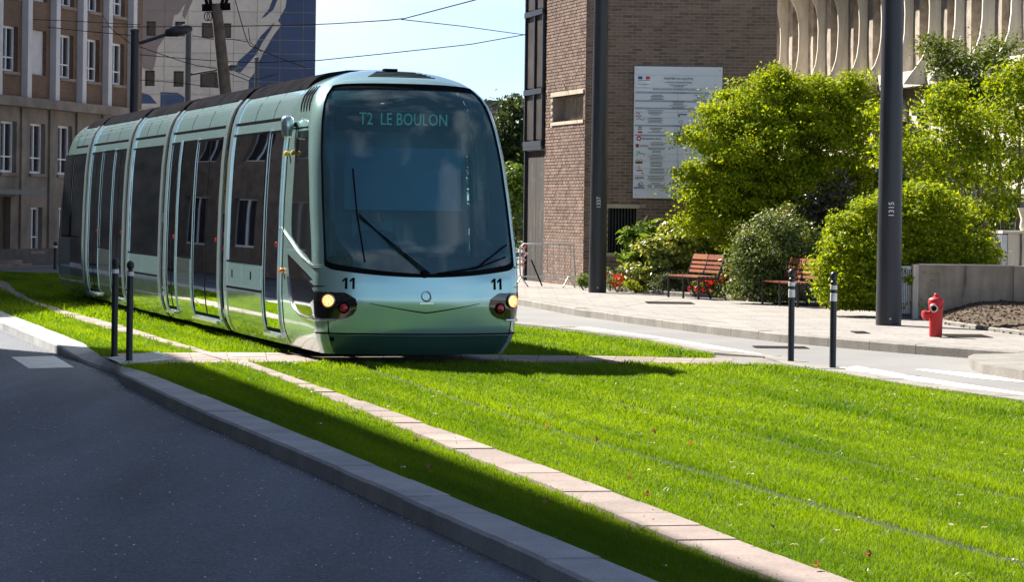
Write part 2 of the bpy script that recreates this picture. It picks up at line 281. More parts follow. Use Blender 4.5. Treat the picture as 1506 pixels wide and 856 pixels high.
M['leaf_dark'] = foliage("leaf_dark", (0.02, 0.022, 0.015), (0.05, 0.04, 0.03), 0.15, 0.3, 0.7)
M['leaf_far'] = foliage("leaf_far", (0.03, 0.055, 0.016), (0.06, 0.095, 0.025), 0.3)
M['leaf_hedge'] = foliage("leaf_hedge", (0.07, 0.14, 0.02), (0.12, 0.20, 0.03), 0.4)
M['petal_red'] = foliage("petal_red", (0.5, 0.01, 0.015), (0.7, 0.03, 0.03), 0.2)
M['petal_white'] = foliage("petal_white", (0.6, 0.5, 0.48), (0.75, 0.68, 0.64), 0.3)
M['dry_leaf'] = foliage("dry_leaf", (0.16, 0.075, 0.03), (0.30, 0.19, 0.09), 0.3)

# ------------------------------------------------------------ mesh helpers
class MB:
    def __init__(s): s.v = []; s.f = []
    def add(s, vs, fs):
        o = len(s.v); s.v += [tuple(v) for v in vs]; s.f += [tuple(i + o for i in f) for f in fs]; return s
    def box(s, c, d, rz=0.0, M4=None):
        x, y, z = d[0] / 2, d[1] / 2, d[2] / 2
        vs = [Vector((a * x, b * y, e * z)) for e in (-1, 1) for a, b in ((-1, -1), (1, -1), (1, 1), (-1, 1))]
        m = M4 if M4 is not None else (Matrix.Translation(Vector(c)) @ Matrix.Rotation(rz, 4, 'Z'))
        return s.add([m @ v for v in vs], [(3, 2, 1, 0), (4, 5, 6, 7), (0, 1, 5, 4), (1, 2, 6, 5), (2, 3, 7, 6), (3, 0, 4, 7)])
    def beam(s, a, b, w, h, up=Vector((0, 0, 1))):
        a = Vector(a); b = Vector(b); d = (b - a); L = d.length; d.normalize()
        x = d.cross(up)
        if x.length < 1e-4: x = d.cross(Vector((1, 0, 0)))
        x.normalize(); y = x.cross(d)
        m = Matrix((x, d, y)).transposed().to_4x4(); m.translation = (a + b) / 2
        return s.box(None, (w, L, h), M4=m)
    def tube(s, path, r, n=8, cap=True):
        P = [Vector(p) for p in path]; rr = r if hasattr(r, '__len__') else [r] * len(P); o = len(s.v)
        nrm = None
        for i, p in enumerate(P):
            t = (P[min(i + 1, len(P) - 1)] - P[max(i - 1, 0)]).normalized()
            if nrm is None:
                nrm = t.cross(Vector((0, 0, 1)))
                if nrm.length < 1e-3: nrm = t.cross(Vector((1, 0, 0)))
            nrm = (nrm - t * nrm.dot(t)).normalized(); bi = t.cross(nrm)
            for k in range(n):
                a = 2 * math.pi * k / n; s.v.append(tuple(p + (nrm * math.cos(a) + bi * math.sin(a)) * rr[i]))
        for i in range(len(P) - 1):
            for k in range(n):
                k2 = (k + 1) % n; s.f.append((o + i * n + k, o + i * n + k2, o + (i + 1) * n + k2, o + (i + 1) * n + k))
        if cap:
            s.f.append(tuple(o + k for k in reversed(range(n)))); s.f.append(tuple(o + (len(P) - 1) * n + k for k in range(n)))
        return s
    def lathe(s, prof, c=(0, 0, 0), n=20, M4=None):
        m = M4 if M4 is not None else Matrix.Translation(Vector(c)); o = len(s.v)
        for r, z in prof:
            for k in range(n):
                a = 2 * math.pi * k / n; s.v.append(tuple(m @ Vector((r * math.cos(a), r * math.sin(a), z))))
        for i in range(len(prof) - 1):
            for k in range(n):
                k2 = (k + 1) % n; s.f.append((o + i * n + k, o + i * n + k2, o + (i + 1) * n + k2, o + (i + 1) * n + k))
        s.f.append(tuple(o + k for k in reversed(range(n)))); s.f.append(tuple(o + (len(prof) - 1) * n + k for k in range(n)))
        return s
    def prism(s, poly, z0, z1):
        n = len(poly); vs = [(p[0], p[1], z0) for p in poly] + [(p[0], p[1], z1) for p in poly]
        return s.add(vs, [tuple(reversed(range(n))), tuple(range(n, 2 * n))] + [(i, (i + 1) % n, n + (i + 1) % n, n + i) for i in range(n)])
    def mesh(s, name, mat, smooth=None, recalc=False):
        me = bpy.data.meshes.new(name); me.from_pydata(s.v, [], s.f); me.materials.append(mat)
        if recalc:
            bm = bmesh.new(); bm.from_mesh(me); bmesh.ops.recalc_face_normals(bm, faces=bm.faces); bm.to_mesh(me); bm.free()
        if smooth is not None:
            me.shade_smooth()
            me.set_sharp_from_angle(angle=R(smooth))
        me.update(); return me
    def build(s, name, mat, parent=None, smooth=None, recalc=False, loc=None):
        o = bpy.data.objects.new(name, s.mesh(name, mat, smooth, recalc)); C.objects.link(o)
        if parent is not None: o.parent = parent
        if loc is not None: o.location = loc
        return o
def sheet(name, poly, mat, z=None, parent=None):
    vs = [Vector((p[0], p[1], p[2] if (z is None and len(p) > 2) else (z or 0.0))) for p in poly]
    mb = MB(); mb.add(vs, [tuple(range(len(vs)))])
    me = mb.mesh(name, mat); bm = bmesh.new(); bm.from_mesh(me)
    bmesh.ops.triangulate(bm, faces=bm.faces); bmesh.ops.recalc_face_normals(bm, faces=bm.faces)
    for f in bm.faces:
        if f.normal.z < 0: f.normal_flip()
    bm.to_mesh(me); bm.free()
    o = bpy.data.objects.new(name, me); C.objects.link(o)
    if parent is not None: o.parent = parent
    return o
def structure(o): o['kind'] = 'structure'; return o
def empty(name, loc=(0, 0, 0), rz=0.0):
    o = bpy.data.objects.new(name, None); C.objects.link(o); o.location = loc; o.rotation_euler = (0, 0, rz); o.empty_display_size = 0.2; return o
def tag(o, label, cat, group=None):
    o['label'] = label; o['category'] = cat
    if group: o['group'] = group
    return o
def kids(o): return [c for c in bpy.data.objects if c.parent == o]
def copy_tree(o, parent=None):
    c = o.copy(); C.objects.link(c)
    if parent is not None: c.parent = parent
    for ch in kids(o): copy_tree(ch, c)
    return c
_txt = {}
def text_mesh(body, size, mat, extrude=0.0015, align='CENTER'):
    cu = bpy.data.curves.new("lettering", 'FONT'); cu.body = body; cu.size = size; cu.extrude = extrude; cu.align_x = align; cu.align_y = 'CENTER'
    cu.resolution_u = 2
    ob = bpy.data.objects.new("lettering", cu); C.objects.link(ob); bpy.context.view_layer.update()
    me = bpy.data.meshes.new_from_object(ob.evaluated_get(bpy.context.evaluated_depsgraph_get()))
    bpy.data.objects.remove(ob); bpy.data.curves.remove(cu); me.materials.clear(); me.materials.append(mat); return me
def frame_mat(origin, xdir, ydir):
    x = Vector(xdir).normalized(); z = x.cross(Vector(ydir)).normalized(); y = z.cross(x)
    m = Matrix((x, y, z)).transposed().to_4x4(); m.translation = Vector(origin); return m
def put_text(name, body, size, mat, m4, parent, align='CENTER', extrude=0.0015, sx=1.0):
    o = bpy.data.objects.new(name, text_mesh(body, size, mat, extrude, align)); C.objects.link(o)
    if parent is not None: o.parent = parent
    o.matrix_local = m4 @ Matrix.Diagonal((sx, 1, 1, 1)); return o
def poly_at(poly, s):
    """point at arc length s on a polyline"""
    for a, b in zip(poly, poly[1:]):
        L = (b - a).length
        if s <= L: return a.lerp(b, s / L if L else 0)
        s -= L
    return poly[-1]
def inside(poly, X, Y):
    r = np.zeros(len(X), bool); n = len(poly); j = n - 1
    for i in range(n):
        xi, yi = poly[i][0], poly[i][1]; xj, yj = poly[j][0], poly[j][1]
        with np.errstate(divide='ignore', invalid='ignore'):
            c = ((yi > Y) != (yj > Y)) & (X < (xj - xi) * (Y - yi) / (yj - yi + 1e-12) + xi)
        r ^= c; j = i
    return r
def np_mesh(name, V, F, mat):
    """V (n,3), F (m,k) faces of one size"""
    me = bpy.data.meshes.new(name); k = F.shape[1]
    me.vertices.add(len(V)); me.vertices.foreach_set("co", V.astype(np.float32).ravel())
    me.loops.add(F.size); me.loops.foreach_set("vertex_index", F.astype(np.int32).ravel())
    me.polygons.add(len(F)); me.polygons.foreach_set("loop_start", np.arange(0, F.size, k, dtype=np.int32))
    try: me.polygons.foreach_set("loop_total", np.full(len(F), k, dtype=np.int32))
    except Exception: pass
    me.materials.append(mat); me.update(calc_edges=True); return me
# ------------------------------------------------------------ ground, roads, kerbs, lawn
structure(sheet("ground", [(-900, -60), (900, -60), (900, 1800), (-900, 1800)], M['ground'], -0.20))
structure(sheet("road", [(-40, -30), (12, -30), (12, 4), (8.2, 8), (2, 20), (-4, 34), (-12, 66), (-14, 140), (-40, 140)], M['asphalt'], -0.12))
KS = [(445, -33, -68, 0), (457, 0, -36, 0), (480, 60, 20, 0), (505, 123, 79.7, 0), (515.5, 137, 98, -.03), (530, 158, 122, -.085), (539, 180, 143, -.09), (545, 207, 168, -.07),
      (552.6, 228, 186, -.01), (590, 322, 265.6, 0), (612, 376, 316, 0), (684, 551, 487.7, 0), (761, 739, 661, 0), (811.6, 862, 775, 0), (856, 970, 870, 0), (900, 1077, 962, 0), (960, 1222, 1087, 0)]
k_in = [gp(a, y, 0) for y, a, b, z in KS]; k_out = [gp(b, y, z) for y, a, b, z in KS]
far = (k_in[0] - k_in[1]).normalized()
for k in range(6):
    k_in.insert(0, k_in[0] + far * 3); k_out.insert(0, k_out[0] + far * 3)
kerb = structure(empty("kerb"))
def resample(poly, step):
    L = sum((b - a).length for a, b in zip(poly, poly[1:])); n = max(2, int(round(L / step)))
    return [poly_at(poly, L * i / n) for i in range(n + 1)]
mid = resample([(a + b) / 2 for a, b in zip(k_in, k_out)], 0.05)
def near_on(poly, p):
    best = None
    for a, b in zip(poly, poly[1:]):
        d = (b - a).xy; t = max(0, min(1, (p.xy - a.xy).dot(d) / max(1e-9, d.length_squared))); q = a.lerp(b, t)
        e = (q.xy - p.xy).length
        if best is None or e < best[0]: best = (e, q)
    return best[1]
def kerb_stone(parent, pts_i, pts_o, depth, mat, gap=0.006):
    mb = MB(); n = len(pts_i); vs = []
    ch = 0.018
    for q, (i, o) in enumerate(zip(pts_i, pts_o)):
        w = (i - o).normalized()
        vs += [i, o + w * ch, o - Vector((0, 0, ch)), o - Vector((0, 0, depth)), i - Vector((0, 0, depth))]
    fs = []
    for q in range(n - 1):
        for k in range(5):
            k2 = (k + 1) % 5; fs.append((q * 5 + k, q * 5 + k2, (q + 1) * 5 + k2, (q + 1) * 5 + k))
    fs += [tuple(range(5)), tuple((n - 1) * 5 + k for k in reversed(range(5)))]
    mb.add(vs, fs); return mb.build("kerb_stone", mat, parent, recalc=True)
def run_kerb(parent, pin, pout, length, depth, mat):
    st = resample(pin, length)
    for a, b in zip(st, st[1:]):
        d = (b - a).normalized() * 0.005
        pi = [(a + d).lerp(b - d, t) for t in (0, .33, .67, 1)]
        po = [near_on(pout, p) for p in pi]
        pi = [near_on(pin, p) for p in pi]
        dz = random.uniform(-.004, .004)
        for p in pi + po: p.z += dz
        kerb_stone(parent, pi, po, depth, mat)
run_kerb(kerb, [p.copy() for p in k_in], [p.copy() for p in k_out], 1.0, 0.2, M['granite'])

# pink slab path
so_px = [(0, 425), (40, 444), (98, 466), (159, 483.6), (200, 493), (300, 520), (390, 548), (468, 579), (585, 626), (700, 675), (800, 713), (899, 756), (1144, 856), (1300, 922)]
si_px = [(10.6, 415), (22.6, 427.8), (53, 443.8), (106, 459.7), (175, 478), (247, 500), (305.5, 516.8), (362, 531), (470, 569), (590, 610), (700, 650.6), (800, 686), (1000, 762), (1250, 856), (1420, 921)]
s_out = [gp(*p) for p in so_px]; s_in = [gp(*p) for p in si_px]
s_out.insert(0, Vector((-15.5, 72, 0))); s_in.insert(0, Vector((-15.0, 73, 0)))
footpath = structure(empty("slab_path"))
st = resample(s_in, 0.62)
for a, b in zip(st, st[1:]):
    d = (b - a).normalized() * 0.006; p, q = a + d, b - d; u, v = near_on(s_out, p), near_on(s_out, q)
    z = random.uniform(-.003, 0.008); w_ = (u - p).normalized() * random.uniform(-.006, .006); p, q, u, v = p + w_, q + w_, u + w_, v + w_
    mb = MB(); mb.prism([(p.x, p.y), (q.x, q.y), (v.x, v.y), (u.x, u.y)], -0.06, z); mb.build("slab", M['slab_pink'], footpath, recalc=True)

# right boundary of the lawn and the side road
b_px = [(1506, 589), (1353, 568), (1241, 549.6)]
b_r = [Vector((8.6, 12, 0)), Vector((6.4, 20.5, 0))] + [gp(*p) for p in b_px]
isl = [gp(1051, 521), gp(959, 501.6), gp(843, 487), gp(746, 477), gp(640, 460)]
far_b = [Vector((-5.5, 62, 0)), Vector((-9.5, 70, 0))]
structure(sheet("side_road", [Vector((12, 5, 0))] + b_r + [gp(1159, 536), gp(1123, 524)] + isl + far_b + [Vector((-16, 74, 0)), Vector((-30, 90, 0)), Vector((-30, 300, 0)), Vector((60, 300, 0)), Vector((60, 5, 0))], M['asphalt_grey'], -0.03))
lawn_poly = list(reversed(k_in)) + [Vector((-16.5, 74, 0))] + [Vector((-12.3, 70.5, 0)), Vector((-9.5, 70, 0)), Vector((-5.5, 62, 0))] + list(reversed(isl)) + [gp(1123, 524), gp(1159, 536)] + list(reversed(b_r))
structure(sheet("lawn", [(p.x, p.y) for p in lawn_poly], M['soil'], -0.035))
# pale flush edging along the lawn and the widened apron by the bollards
edging = structure(empty("edging"))
eb = [gp(1123, 524), gp(1159, 536), gp(1241, 549.6), gp(1353, 568), gp(1506, 589), Vector((6.4, 20.5, 0)), Vector((8.6, 12, 0))]
eo = [gp(1150, 523), gp(1200, 535), gp(1275, 547.5), gp(1375, 564), gp(1520, 583), Vector((6.7, 20.6, 0)), Vector((8.9, 12.1, 0))]
run_kerb(edging, eb, eo, 0.9, 0.08, M['kerb_pale'])
ei = [gp(1123, 524.5), gp(1051, 519), gp(959, 499.5), gp(843, 484), gp(746, 474.5), gp(640, 457)]
ej = [gp(1150, 523.5), gp(1063, 515), gp(965, 496.5), gp(850, 481), gp(746, 471.5), gp(640, 455)]
run_kerb(edging, ei, ej, 0.9, 0.08, M['kerb_pale'])
# pedestrian crossing of slabs
crossing = structure(empty("crossing_path"))
near_e = [Vector((-4.35, 30.35, 0)), Vector((-3.1, 31.15, 0)), Vector((1.0, 32.05, 0)), Vector((2.55, 32.0, 0))]
far_e = [Vector((-4.75, 32.6, 0)), Vector((-3.4, 33.3, 0)), Vector((1.0, 33.55, 0)), Vector((2.75, 33.35, 0))]
na, fa = resample(near_e, 0.46), None
Lf = sum((b - a).length for a, b in zip(far_e, far_e[1:]))
fa = [poly_at(far_e, Lf * i / (len(na) - 1)) for i in range(len(na))]
for i in range(len(na) - 1):
    for k in range(4):
        q = [na[i].lerp(fa[i], (k + .02) / 4), na[i + 1].lerp(fa[i + 1], (k + .02) / 4), na[i + 1].lerp(fa[i + 1], (k + .98) / 4), na[i].lerp(fa[i], (k + .98) / 4)]
        c = sum(q, Vector()) / 4; q = [c + (p - c) * 0.985 for p in q]
        MB().prism([(p.x, p.y) for p in q], -0.06, -0.012 + random.uniform(0, .004)).build("slab", M['slab_pink'], crossing, recalc=True)
structure(sheet("apron", [gp(1040, 532), gp(1050, 521), gp(1121, 524.5), gp(1156, 536)], M['kerb_pale'], -0.015))
mb = MB()
for i in range(11):
    for k in range(8):
        c = gp(190, 533).lerp(gp(248, 526.5), i / 10).lerp(gp(165, 526).lerp(gp(225, 519), i / 10), k / 7); mb.lathe([(.02, 0), (.014, .008)], (c.x, c.y, 0.0), 6)
tac = structure(empty("tactile_paving", (0, 0, 0)))
sheet("plate", [gp(182, 536.5, -.004), gp(256, 528, -.004), gp(232, 517, -.004), gp(158, 526, -.004)], M['galv'], None, tac)
stud = mb.build("stud", M['galv'], tac); stud['kind'] = 'stuff'
# rails
cl = [Vector((-11.4, 65, 0)), Vector((-1.09, 31.45, 0)), Vector((.72, 23.6, 0)), Vector((2.9, 15.7, 0)), Vector((4.6, 10, 0))]
rails = structure(empty("tram_rails"))
rail_lines = []
for off in (-.72, .72, 2.35, 3.79):
    pl = []
    for i, p in enumerate(cl):
        t = (cl[min(i + 1, len(cl) - 1)] - cl[max(i - 1, 0)]).normalized(); pl.append(p + Vector((-t.y, t.x, 0)) * off)
    rail_lines.append(pl)
    MB().tube([q + Vector((0, 0, -.075)) for q in resample(pl, 1.5)], 0.03, 6).build("rail", M['rail'], rails)
# footway on the right, raised, with its kerb
kt_px = [(600, 418), (680, 428), (752, 437), (850, 454), (972, 470), (1049, 479.5), (1140, 489.5), (1238, 498), (1330, 505.5), (1423, 511.8), (1506, 518), (1750, 536)]
kt = [gp(x, y, 0.1) for x, y in kt_px]
kt_in = []
for i, p in enumerate(kt):
    t = (kt[min(i + 1, len(kt) - 1)] - kt[max(i - 1, 0)]).normalized(); kt_in.append(p + Vector((t.y, -t.x, 0)) * -0.22)
pkerb = structure(empty("pavement_kerb"))
run_kerb(pkerb, kt_in, kt, 0.95, 0.2, M['kerb_pale'])
structure(sheet("pavement", [(p.x, p.y) for p in kt_in] + [(40, 34), (40, 100), (-12, 100), (-12, 76)], M['paving'], 0.095))
# corner of the next footway, at the right edge
cn = [gp(x, y, 0.1) for x, y in [(1424, 522), (1430, 528), (1445, 534.5), (1506, 543.5), (1640, 556), (1700, 540), (1506, 517.8), (1432, 519)]]
corner = structure(MB().prism([(p.x, p.y) for p in cn], -0.03, 0.085).build("traffic_island", M['kerb_pale'], recalc=True))
# painted marks
def mark(name, pts, mat, z, label=None):
    return structure(sheet(name, [gp(x, y, z) for x, y in pts], mat, z))
mark("road_marking", [(16, 525), (80, 523.5), (109.5, 540.7), (42.5, 542)], M['paint'], -0.116)
mark("edge_line", [(1225, 541), (1262, 538.6), (1360, 556), (1506, 578), (1620, 594), (1620, 599), (1506, 583.5), (1350, 560.5)], M['paint'], -0.026)
mark("crossing_stripe", [(1345, 543.5), (1362, 543.2), (1430, 549.5), (1506, 556), (1600, 563), (1600, 570), (1506, 562.5), (1430, 556)], M['paint'], -0.026)
mark("crossing_stripe", [(1455, 548), (1506, 547.5), (1600, 555), (1600, 559), (1506, 552.5)], M['paint'], -0.026)
mark("lane_line", [(840, 482), (860, 480.5), (960, 494), (1060, 510), (1140, 524), (1128, 525), (1050, 512.5), (950, 496)], M['paint'], -0.026)
for nm, px, py, rx, ry, z in (("drain_cover", 1148, 511, .35, .25, -.027), ("manhole_cover", 1420, 494, .3, .42, .099), ("manhole_cover", 985, 445.5, .42, .5, .099), ("valve_cover", 1265, 489, .1, .3, .099)):
    c = gp(px, py, z); mb = MB()
    for i in range(7): mb.box((c.x, c.y - ry + 2 * ry * i / 6, z + .003), (rx * 2, ry * .22, .006))
    mb.box((c.x, c.y, z), (rx * 2.1, ry * 2.1, .004))
    tag(mb.build(nm, M['rail']), {"drain_cover": "dark slotted drain cover in the side road behind the right bollards", 1420: "grey metal cover in the pavement right of the red hydrant", 985: "round grey metal cover in the pavement in front of the near bench"}.get(nm if nm == "drain_cover" else px, "small dark valve cover in the pavement near the tall pole"), "cover")

# ------------------------------------------------------------ grass blades
def blades(name, n, X0, X1, Y0, Y1, dens_scale, hgt, wid, keep):
    X = rng.uniform(X0, X1, n); Y = rng.uniform(Y0, Y1, n)
    k = (np.abs(X) < 0.192 * Y + np.where(Y < 34, 1.7, .4)) & keep(X, Y); X = X[k]; Y = Y[k]; n = len(X)
    g = np.sin(X * 1.7 + Y * .9) * .5 + np.sin(X * 4.1 - Y * 2.3) * .3 + np.sin(X * 9 + Y * 7) * .2
    H = hgt * rng.uniform(.6, 1.2, n) * (1 + .10 * g); Wd = wid * rng.uniform(.7, 1.3, n)
    dr = np.full(n, 9.0)
    for rl in rail_lines: dr = np.minimum(dr, seg_dist(rl, X, Y))
    H *= 1 + .35 * np.exp(-((dr - .15) / .05) ** 2) + .35 * np.exp(-((dr - .3) / .12) ** 2) * (np.sin(Y * 3 + X * 5) > 0)
    de = np.minimum(seg_dist(s_in, X, Y), seg_dist(s_out, X, Y)); H *= 1 + .7 * np.exp(-(de / .05) ** 2) * (np.sin(Y * 11) * np.sin(Y * 4.3) > .1)
    az = rng.uniform(0, 2 * np.pi, n); le = rng.uniform(.15, .85, n) * H; fa_ = rng.uniform(0, np.pi, n)
    z0 = -0.036
    dx, dy = np.cos(az) * le, np.sin(az) * le; wx, wy = np.cos(fa_) * Wd, np.sin(fa_) * Wd
    V = np.empty((n, 5, 3))
    V[:, 0] = np.stack([X - wx, Y - wy, np.full(n, z0)], 1); V[:, 1] = np.stack([X + wx, Y + wy, np.full(n, z0)], 1)
    V[:, 2] = np.stack([X + dx * .35 + wx * .8, Y + dy * .35 + wy * .8, z0 + H * .6], 1); V[:, 3] = np.stack([X + dx * .35 - wx * .8, Y + dy * .35 - wy * .8, z0 + H * .6], 1)
    V[:, 4] = np.stack([X + dx, Y + dy, z0 + H], 1)
    i = np.arange(n)[:, None] * 5
    F = np.concatenate([i + np.array([[0, 1, 2]]), i + np.array([[0, 2, 3]]), i + np.array([[3, 2, 4]])])
    return V.reshape(-1, 3), F
LAWNA = 0
lawn_a = list(reversed(k_in)) + s_out                                    # kerb to path
lawn_b = list(reversed(s_in)) + [Vector((-12.3, 70.5, 0)), Vector((-9.5, 70, 0)), Vector((-5.5, 62, 0))] + list(reversed(isl)) + [gp(1051, 527), gp(1159, 538)] + list(reversed(b_r))
cross_poly = near_e + list(reversed(far_e))
cross_poly = [Vector((-4.6, 30.45, 0))] + near_e + [gp(1159, 537), gp(1123, 525), gp(1052, 520)] + list(reversed(far_e)) + [Vector((-5.2, 32.2, 0))]
def seg_dist(pl, X, Y):
    d = np.full(len(X), 9.0)
    for a, b in zip(pl, pl[1:]):
        ux, uy = b.x - a.x, b.y - a.y; t = np.clip(((X - a.x) * ux + (Y - a.y) * uy) / (ux * ux + uy * uy), 0, 1)
        d = np.minimum(d, np.hypot(X - a.x - t * ux, Y - a.y - t * uy))
    return d
def keep(X, Y):
    k = (inside(lawn_a, X, Y) | inside(lawn_b, X, Y)) & ~inside(cross_poly, X, Y)
    for rl in rail_lines: k &= seg_dist(rl, X, Y) > rng.uniform(0.03, 0.095, len(X))
    return k
Vs, Fs, off = [], [], 0
for (Y0, Y1, dens, hg, wd) in ((11.5, 16, 11000, .036, .0015), (16, 22, 7500, .038, .0020), (22, 30, 4200, .044, .0030), (30, 42, 1700, .055, .0048), (42, 72, 480, .075, .010)):
    X0, X1 = -.2 * Y1 - 1.6, .2 * Y1 + 1.6
    v, f = blades("g", int(dens * (Y1 - Y0) * (X1 - X0)), X0, X1, Y0, Y1, 1, hg, wd, keep)
    Vs.append(v); Fs.append(f + off); off += len(v)
g = bpy.data.objects.new("grass", np_mesh("grass", np.concatenate(Vs), np.concatenate(Fs), M['grass'])); C.objects.link(g); g['kind'] = 'stuff'
# clover and daisies, fallen leaves
def leaf_quad(mb, c, r, tilt, az, fold=.25):
    m = Matrix.Translation(c) @ Matrix.Rotation(az, 4, 'Z') @ Matrix.Rotation(tilt, 4, 'X')
    P = [(0, -1, 0), (.55, -.35, fold), (.5, .4, fold), (0, 1.05, .1), (-.5, .4, fold), (-.55, -.35, fold)]
    mb.add([m @ Vector((a * r, b_ * r, z * r)) for a, b_, z in P], [(0, 1, 2, 3), (0, 3, 4, 5)])
lv = [(960, 636, "orange dry leaf lying in the middle of the sunlit lawn"), (806, 627, "small brown dry leaf on the sunlit lawn near the tram shadow"), (610, 649, "crumpled brown leaf in the shaded verge beside the pink slab path"), (632, 686, "brown curled leaf in the shaded verge near the granite kerb"),
      (803, 738, "pale yellow leaf on the shaded verge below the slab path"), (1198, 833, "pale dry leaf lying on the near end of the pink slab path"), (1275, 817, "tan dry leaf in the grass at the lower right"), (875, 647, "tan dry leaf in the sunlit lawn left of the orange leaf"),
      (925, 703, "red brown dry leaf in the sunlit lawn near the slab path"), (1016, 652, "orange dry leaf in the lawn to the right of the other orange leaf"), (950, 728, "pale leaf at the edge of the sunlit lawn above the slab path")]
for px, py, lab in lv:
    c = gp(px, py, 0.03); mb = MB(); leaf_quad(mb, Vector((0, 0, 0)), .026 + .012 * random.random(), R(random.uniform(15, 50)), random.uniform(0, 6)); leaf_quad(mb, Vector((.012, .01, .008)), .022, R(60), random.uniform(0, 6))
    o = mb.build("fallen_leaf", M['dry_leaf']); o.location = c; tag(o, lab, "leaf", "dry leaves on the grass")
mb = MB()
for i in range(130):
    Y = random.uniform(13, 34); X = random.uniform(-.19 * Y, .19 * Y)
    if keep(np.array([X]), np.array([Y]))[0]:
        for q in range(3): leaf_quad(mb, Vector((X + random.uniform(-.02, .02), Y + random.uniform(-.02, .02), .03)), random.uniform(.008, .014), R(random.uniform(-30, 30)), random.uniform(0, 6))
o = mb.build("clover_flowers", M['petal_white']); o['kind'] = 'stuff'
mb = MB()
for i in range(520):                                                      # grit along the gutter and on the carriageway
    if i % 2: p = poly_at([q for q in k_out[6:]], random.uniform(0, 40)) + Vector((-abs(random.gauss(0, .08)) - .02, random.uniform(-.1, .1), 0))
    else:
        Y = random.uniform(12.5, 26); p = Vector((random.uniform(-.19 * Y, -.02 * Y), Y, 0))
        if p.x > near_on(k_out, p).x - .1: continue
    s = random.uniform(.002, .0055); mb.box((p.x, p.y, -.119 + s * .3), (s * 2.2, s * 1.4, s), random.uniform(0, 3))
o = mb.build("grit", M['sign']); o['kind'] = 'stuff'

for q in range(34):                                                        # pale scuffs on the tarmac
    px, py = random.uniform(120, 780), random.uniform(600, 855)
    if py < 540 + .46 * (px - 160) + 15: continue
    g_ = gp(px, py, -.116); L_ = random.uniform(.03, .12); structure(sheet("tarmac_scuff", [(g_.x, g_.y), (g_.x + L_, g_.y + .008), (g_.x + L_ * .9, g_.y + .022), (g_.x + .01, g_.y + .016)], M['scuff'], -.116))

mb = MB()
for i in range(420):                                                       # broad-leaved weeds in the turf
    Y = random.uniform(12.8, 36); X = random.uniform(-.19 * Y, .19 * Y)
    if not keep(np.array([X]), np.array([Y]))[0]: continue
    for k in range(random.randint(3, 9)):
        leaf_quad(mb, Vector((X + random.gauss(0, .05), Y + random.gauss(0, .05), .012 + random.random() * .012)), random.uniform(.009, .02), R(random.uniform(-30, 40)), random.uniform(0, 6))
o = mb.build("lawn_weeds", M['leaf_hedge']); o['kind'] = 'stuff'
mb = MB()
for i in range(110):                                                       # dirt and crumbs along the slab path
    p = poly_at(s_out if i % 2 else s_in, random.uniform(18, 62)); sg_ = random.uniform(-.02, .16) * (1 if i % 2 else -1); s = random.uniform(.0025, .0055)
    mb.box((p.x + sg_, p.y, .012), (s * 1.6, s, s * .7), random.uniform(0, 3))
o = mb.build("path_crumbs", M['earth']); o['kind'] = 'stuff'
# ------------------------------------------------------------ tram
TH = R(16.8)
tram = empty("tram", (-1.09, 31.45, 0), TH)
tag(tram, "long silver green tram with lit headlamps running on the grass track", "tram")
ZT = [.10, .22, .35, .7, 1.1, 1.8, 2.4, 2.72, 2.86, 3.0, 3.12, 3.2, 3.27, 3.33, 3.40, 3.435, 3.45]
WT = [1.08, 1.15, 1.19, 1.22, 1.22, 1.205, 1.175, 1.14, 1.115, 1.075, 1.015, .94, .85, .735, .53, .33, .0]
def Wz(z): return float(np.interp(z, ZT, WT))
def wn_(z):
    d = (Wz(z + .02) - Wz(z - .02)) / .04 if .12 < z < 3.4 else 0; n = math.hypot(1, d); return 1 / n, -d / n
def side(sg, t, z, off=0.0):
    nx, nz = wn_(z); return Vector((sg * (Wz(z) + off * nx), t, z + off * nz))
def tpx(px):
    r = (753 - px) / 4000.0; return (31.1 * r - 2.258) / (.289 - .957 * r)
def zrange(a, b, step=.12):
    n = max(1, int(round((b - a) / step))); return [a + (b - a) * i / n for i in range(n + 1)]
def grid(mb, rows, flip=False):
    """rows of points (equal lengths) -> quads"""
    o = len(mb.v); w = len(rows[0])
    for r in rows: mb.v += [tuple(p) for p in r]
    for i in range(len(rows) - 1):
        for k in range(w - 1):
            q = (o + i * w + k, o + i * w + k + 1, o + (i + 1) * w + k + 1, o + (i + 1) * w + k)
            mb.f.append(tuple(reversed(q)) if flip else q)
def plate(sg, t0, t1, z0, z1, off, thick=.02, nt=1, mb=None):
    mb = mb or MB(); zs = zrange(z0, z1); ts = [t0 + (t1 - t0) * i / nt for i in range(nt + 1)]
    rows = [[side(sg, t0, z, off - thick)] + [side(sg, t, z, off) for t in ts] + [side(sg, t1, z, off - thick)] for z in zs]
    rows = [[side(sg, t, zs[0], off - thick) for t in [t0] + ts + [t1]]] + rows + [[side(sg, t, zs[-1], off - thick) for t in [t0] + ts + [t1]]]
    grid(mb, rows, flip=(sg > 0)); return mb
def shell(t0, t1, z0, z1, off, cap=True):
    mb = MB(); zs = zrange(z0, z1, .08); L = [side(-1, 0, z, off) for z in zs]; Rr = [side(1, 0, z, off) for z in reversed(zs)]
    ring = L + Rr; n = len(ring)
    rows = [[Vector((p.x, t, p.z)) for p in ring] for t in (t0, t1)]
    grid(mb, rows); o = len(mb.v) - 2 * n
    if cap: mb.f.append(tuple(o + k for k in range(n))); mb.f.append(tuple(o + n + k for k in reversed(range(n))))
    return mb
J = [tpx(x) for x in (329, 240, 185.5, 126)]; YB = 1.75; TEND = tpx(86)
modules = [(YB, J[0] - .14), (J[0] + .14, J[1] - .14), (J[1] + .14, J[2] - .14), (J[2] + .14, J[3] - .14), (J[3] + .14, TEND - YB)]
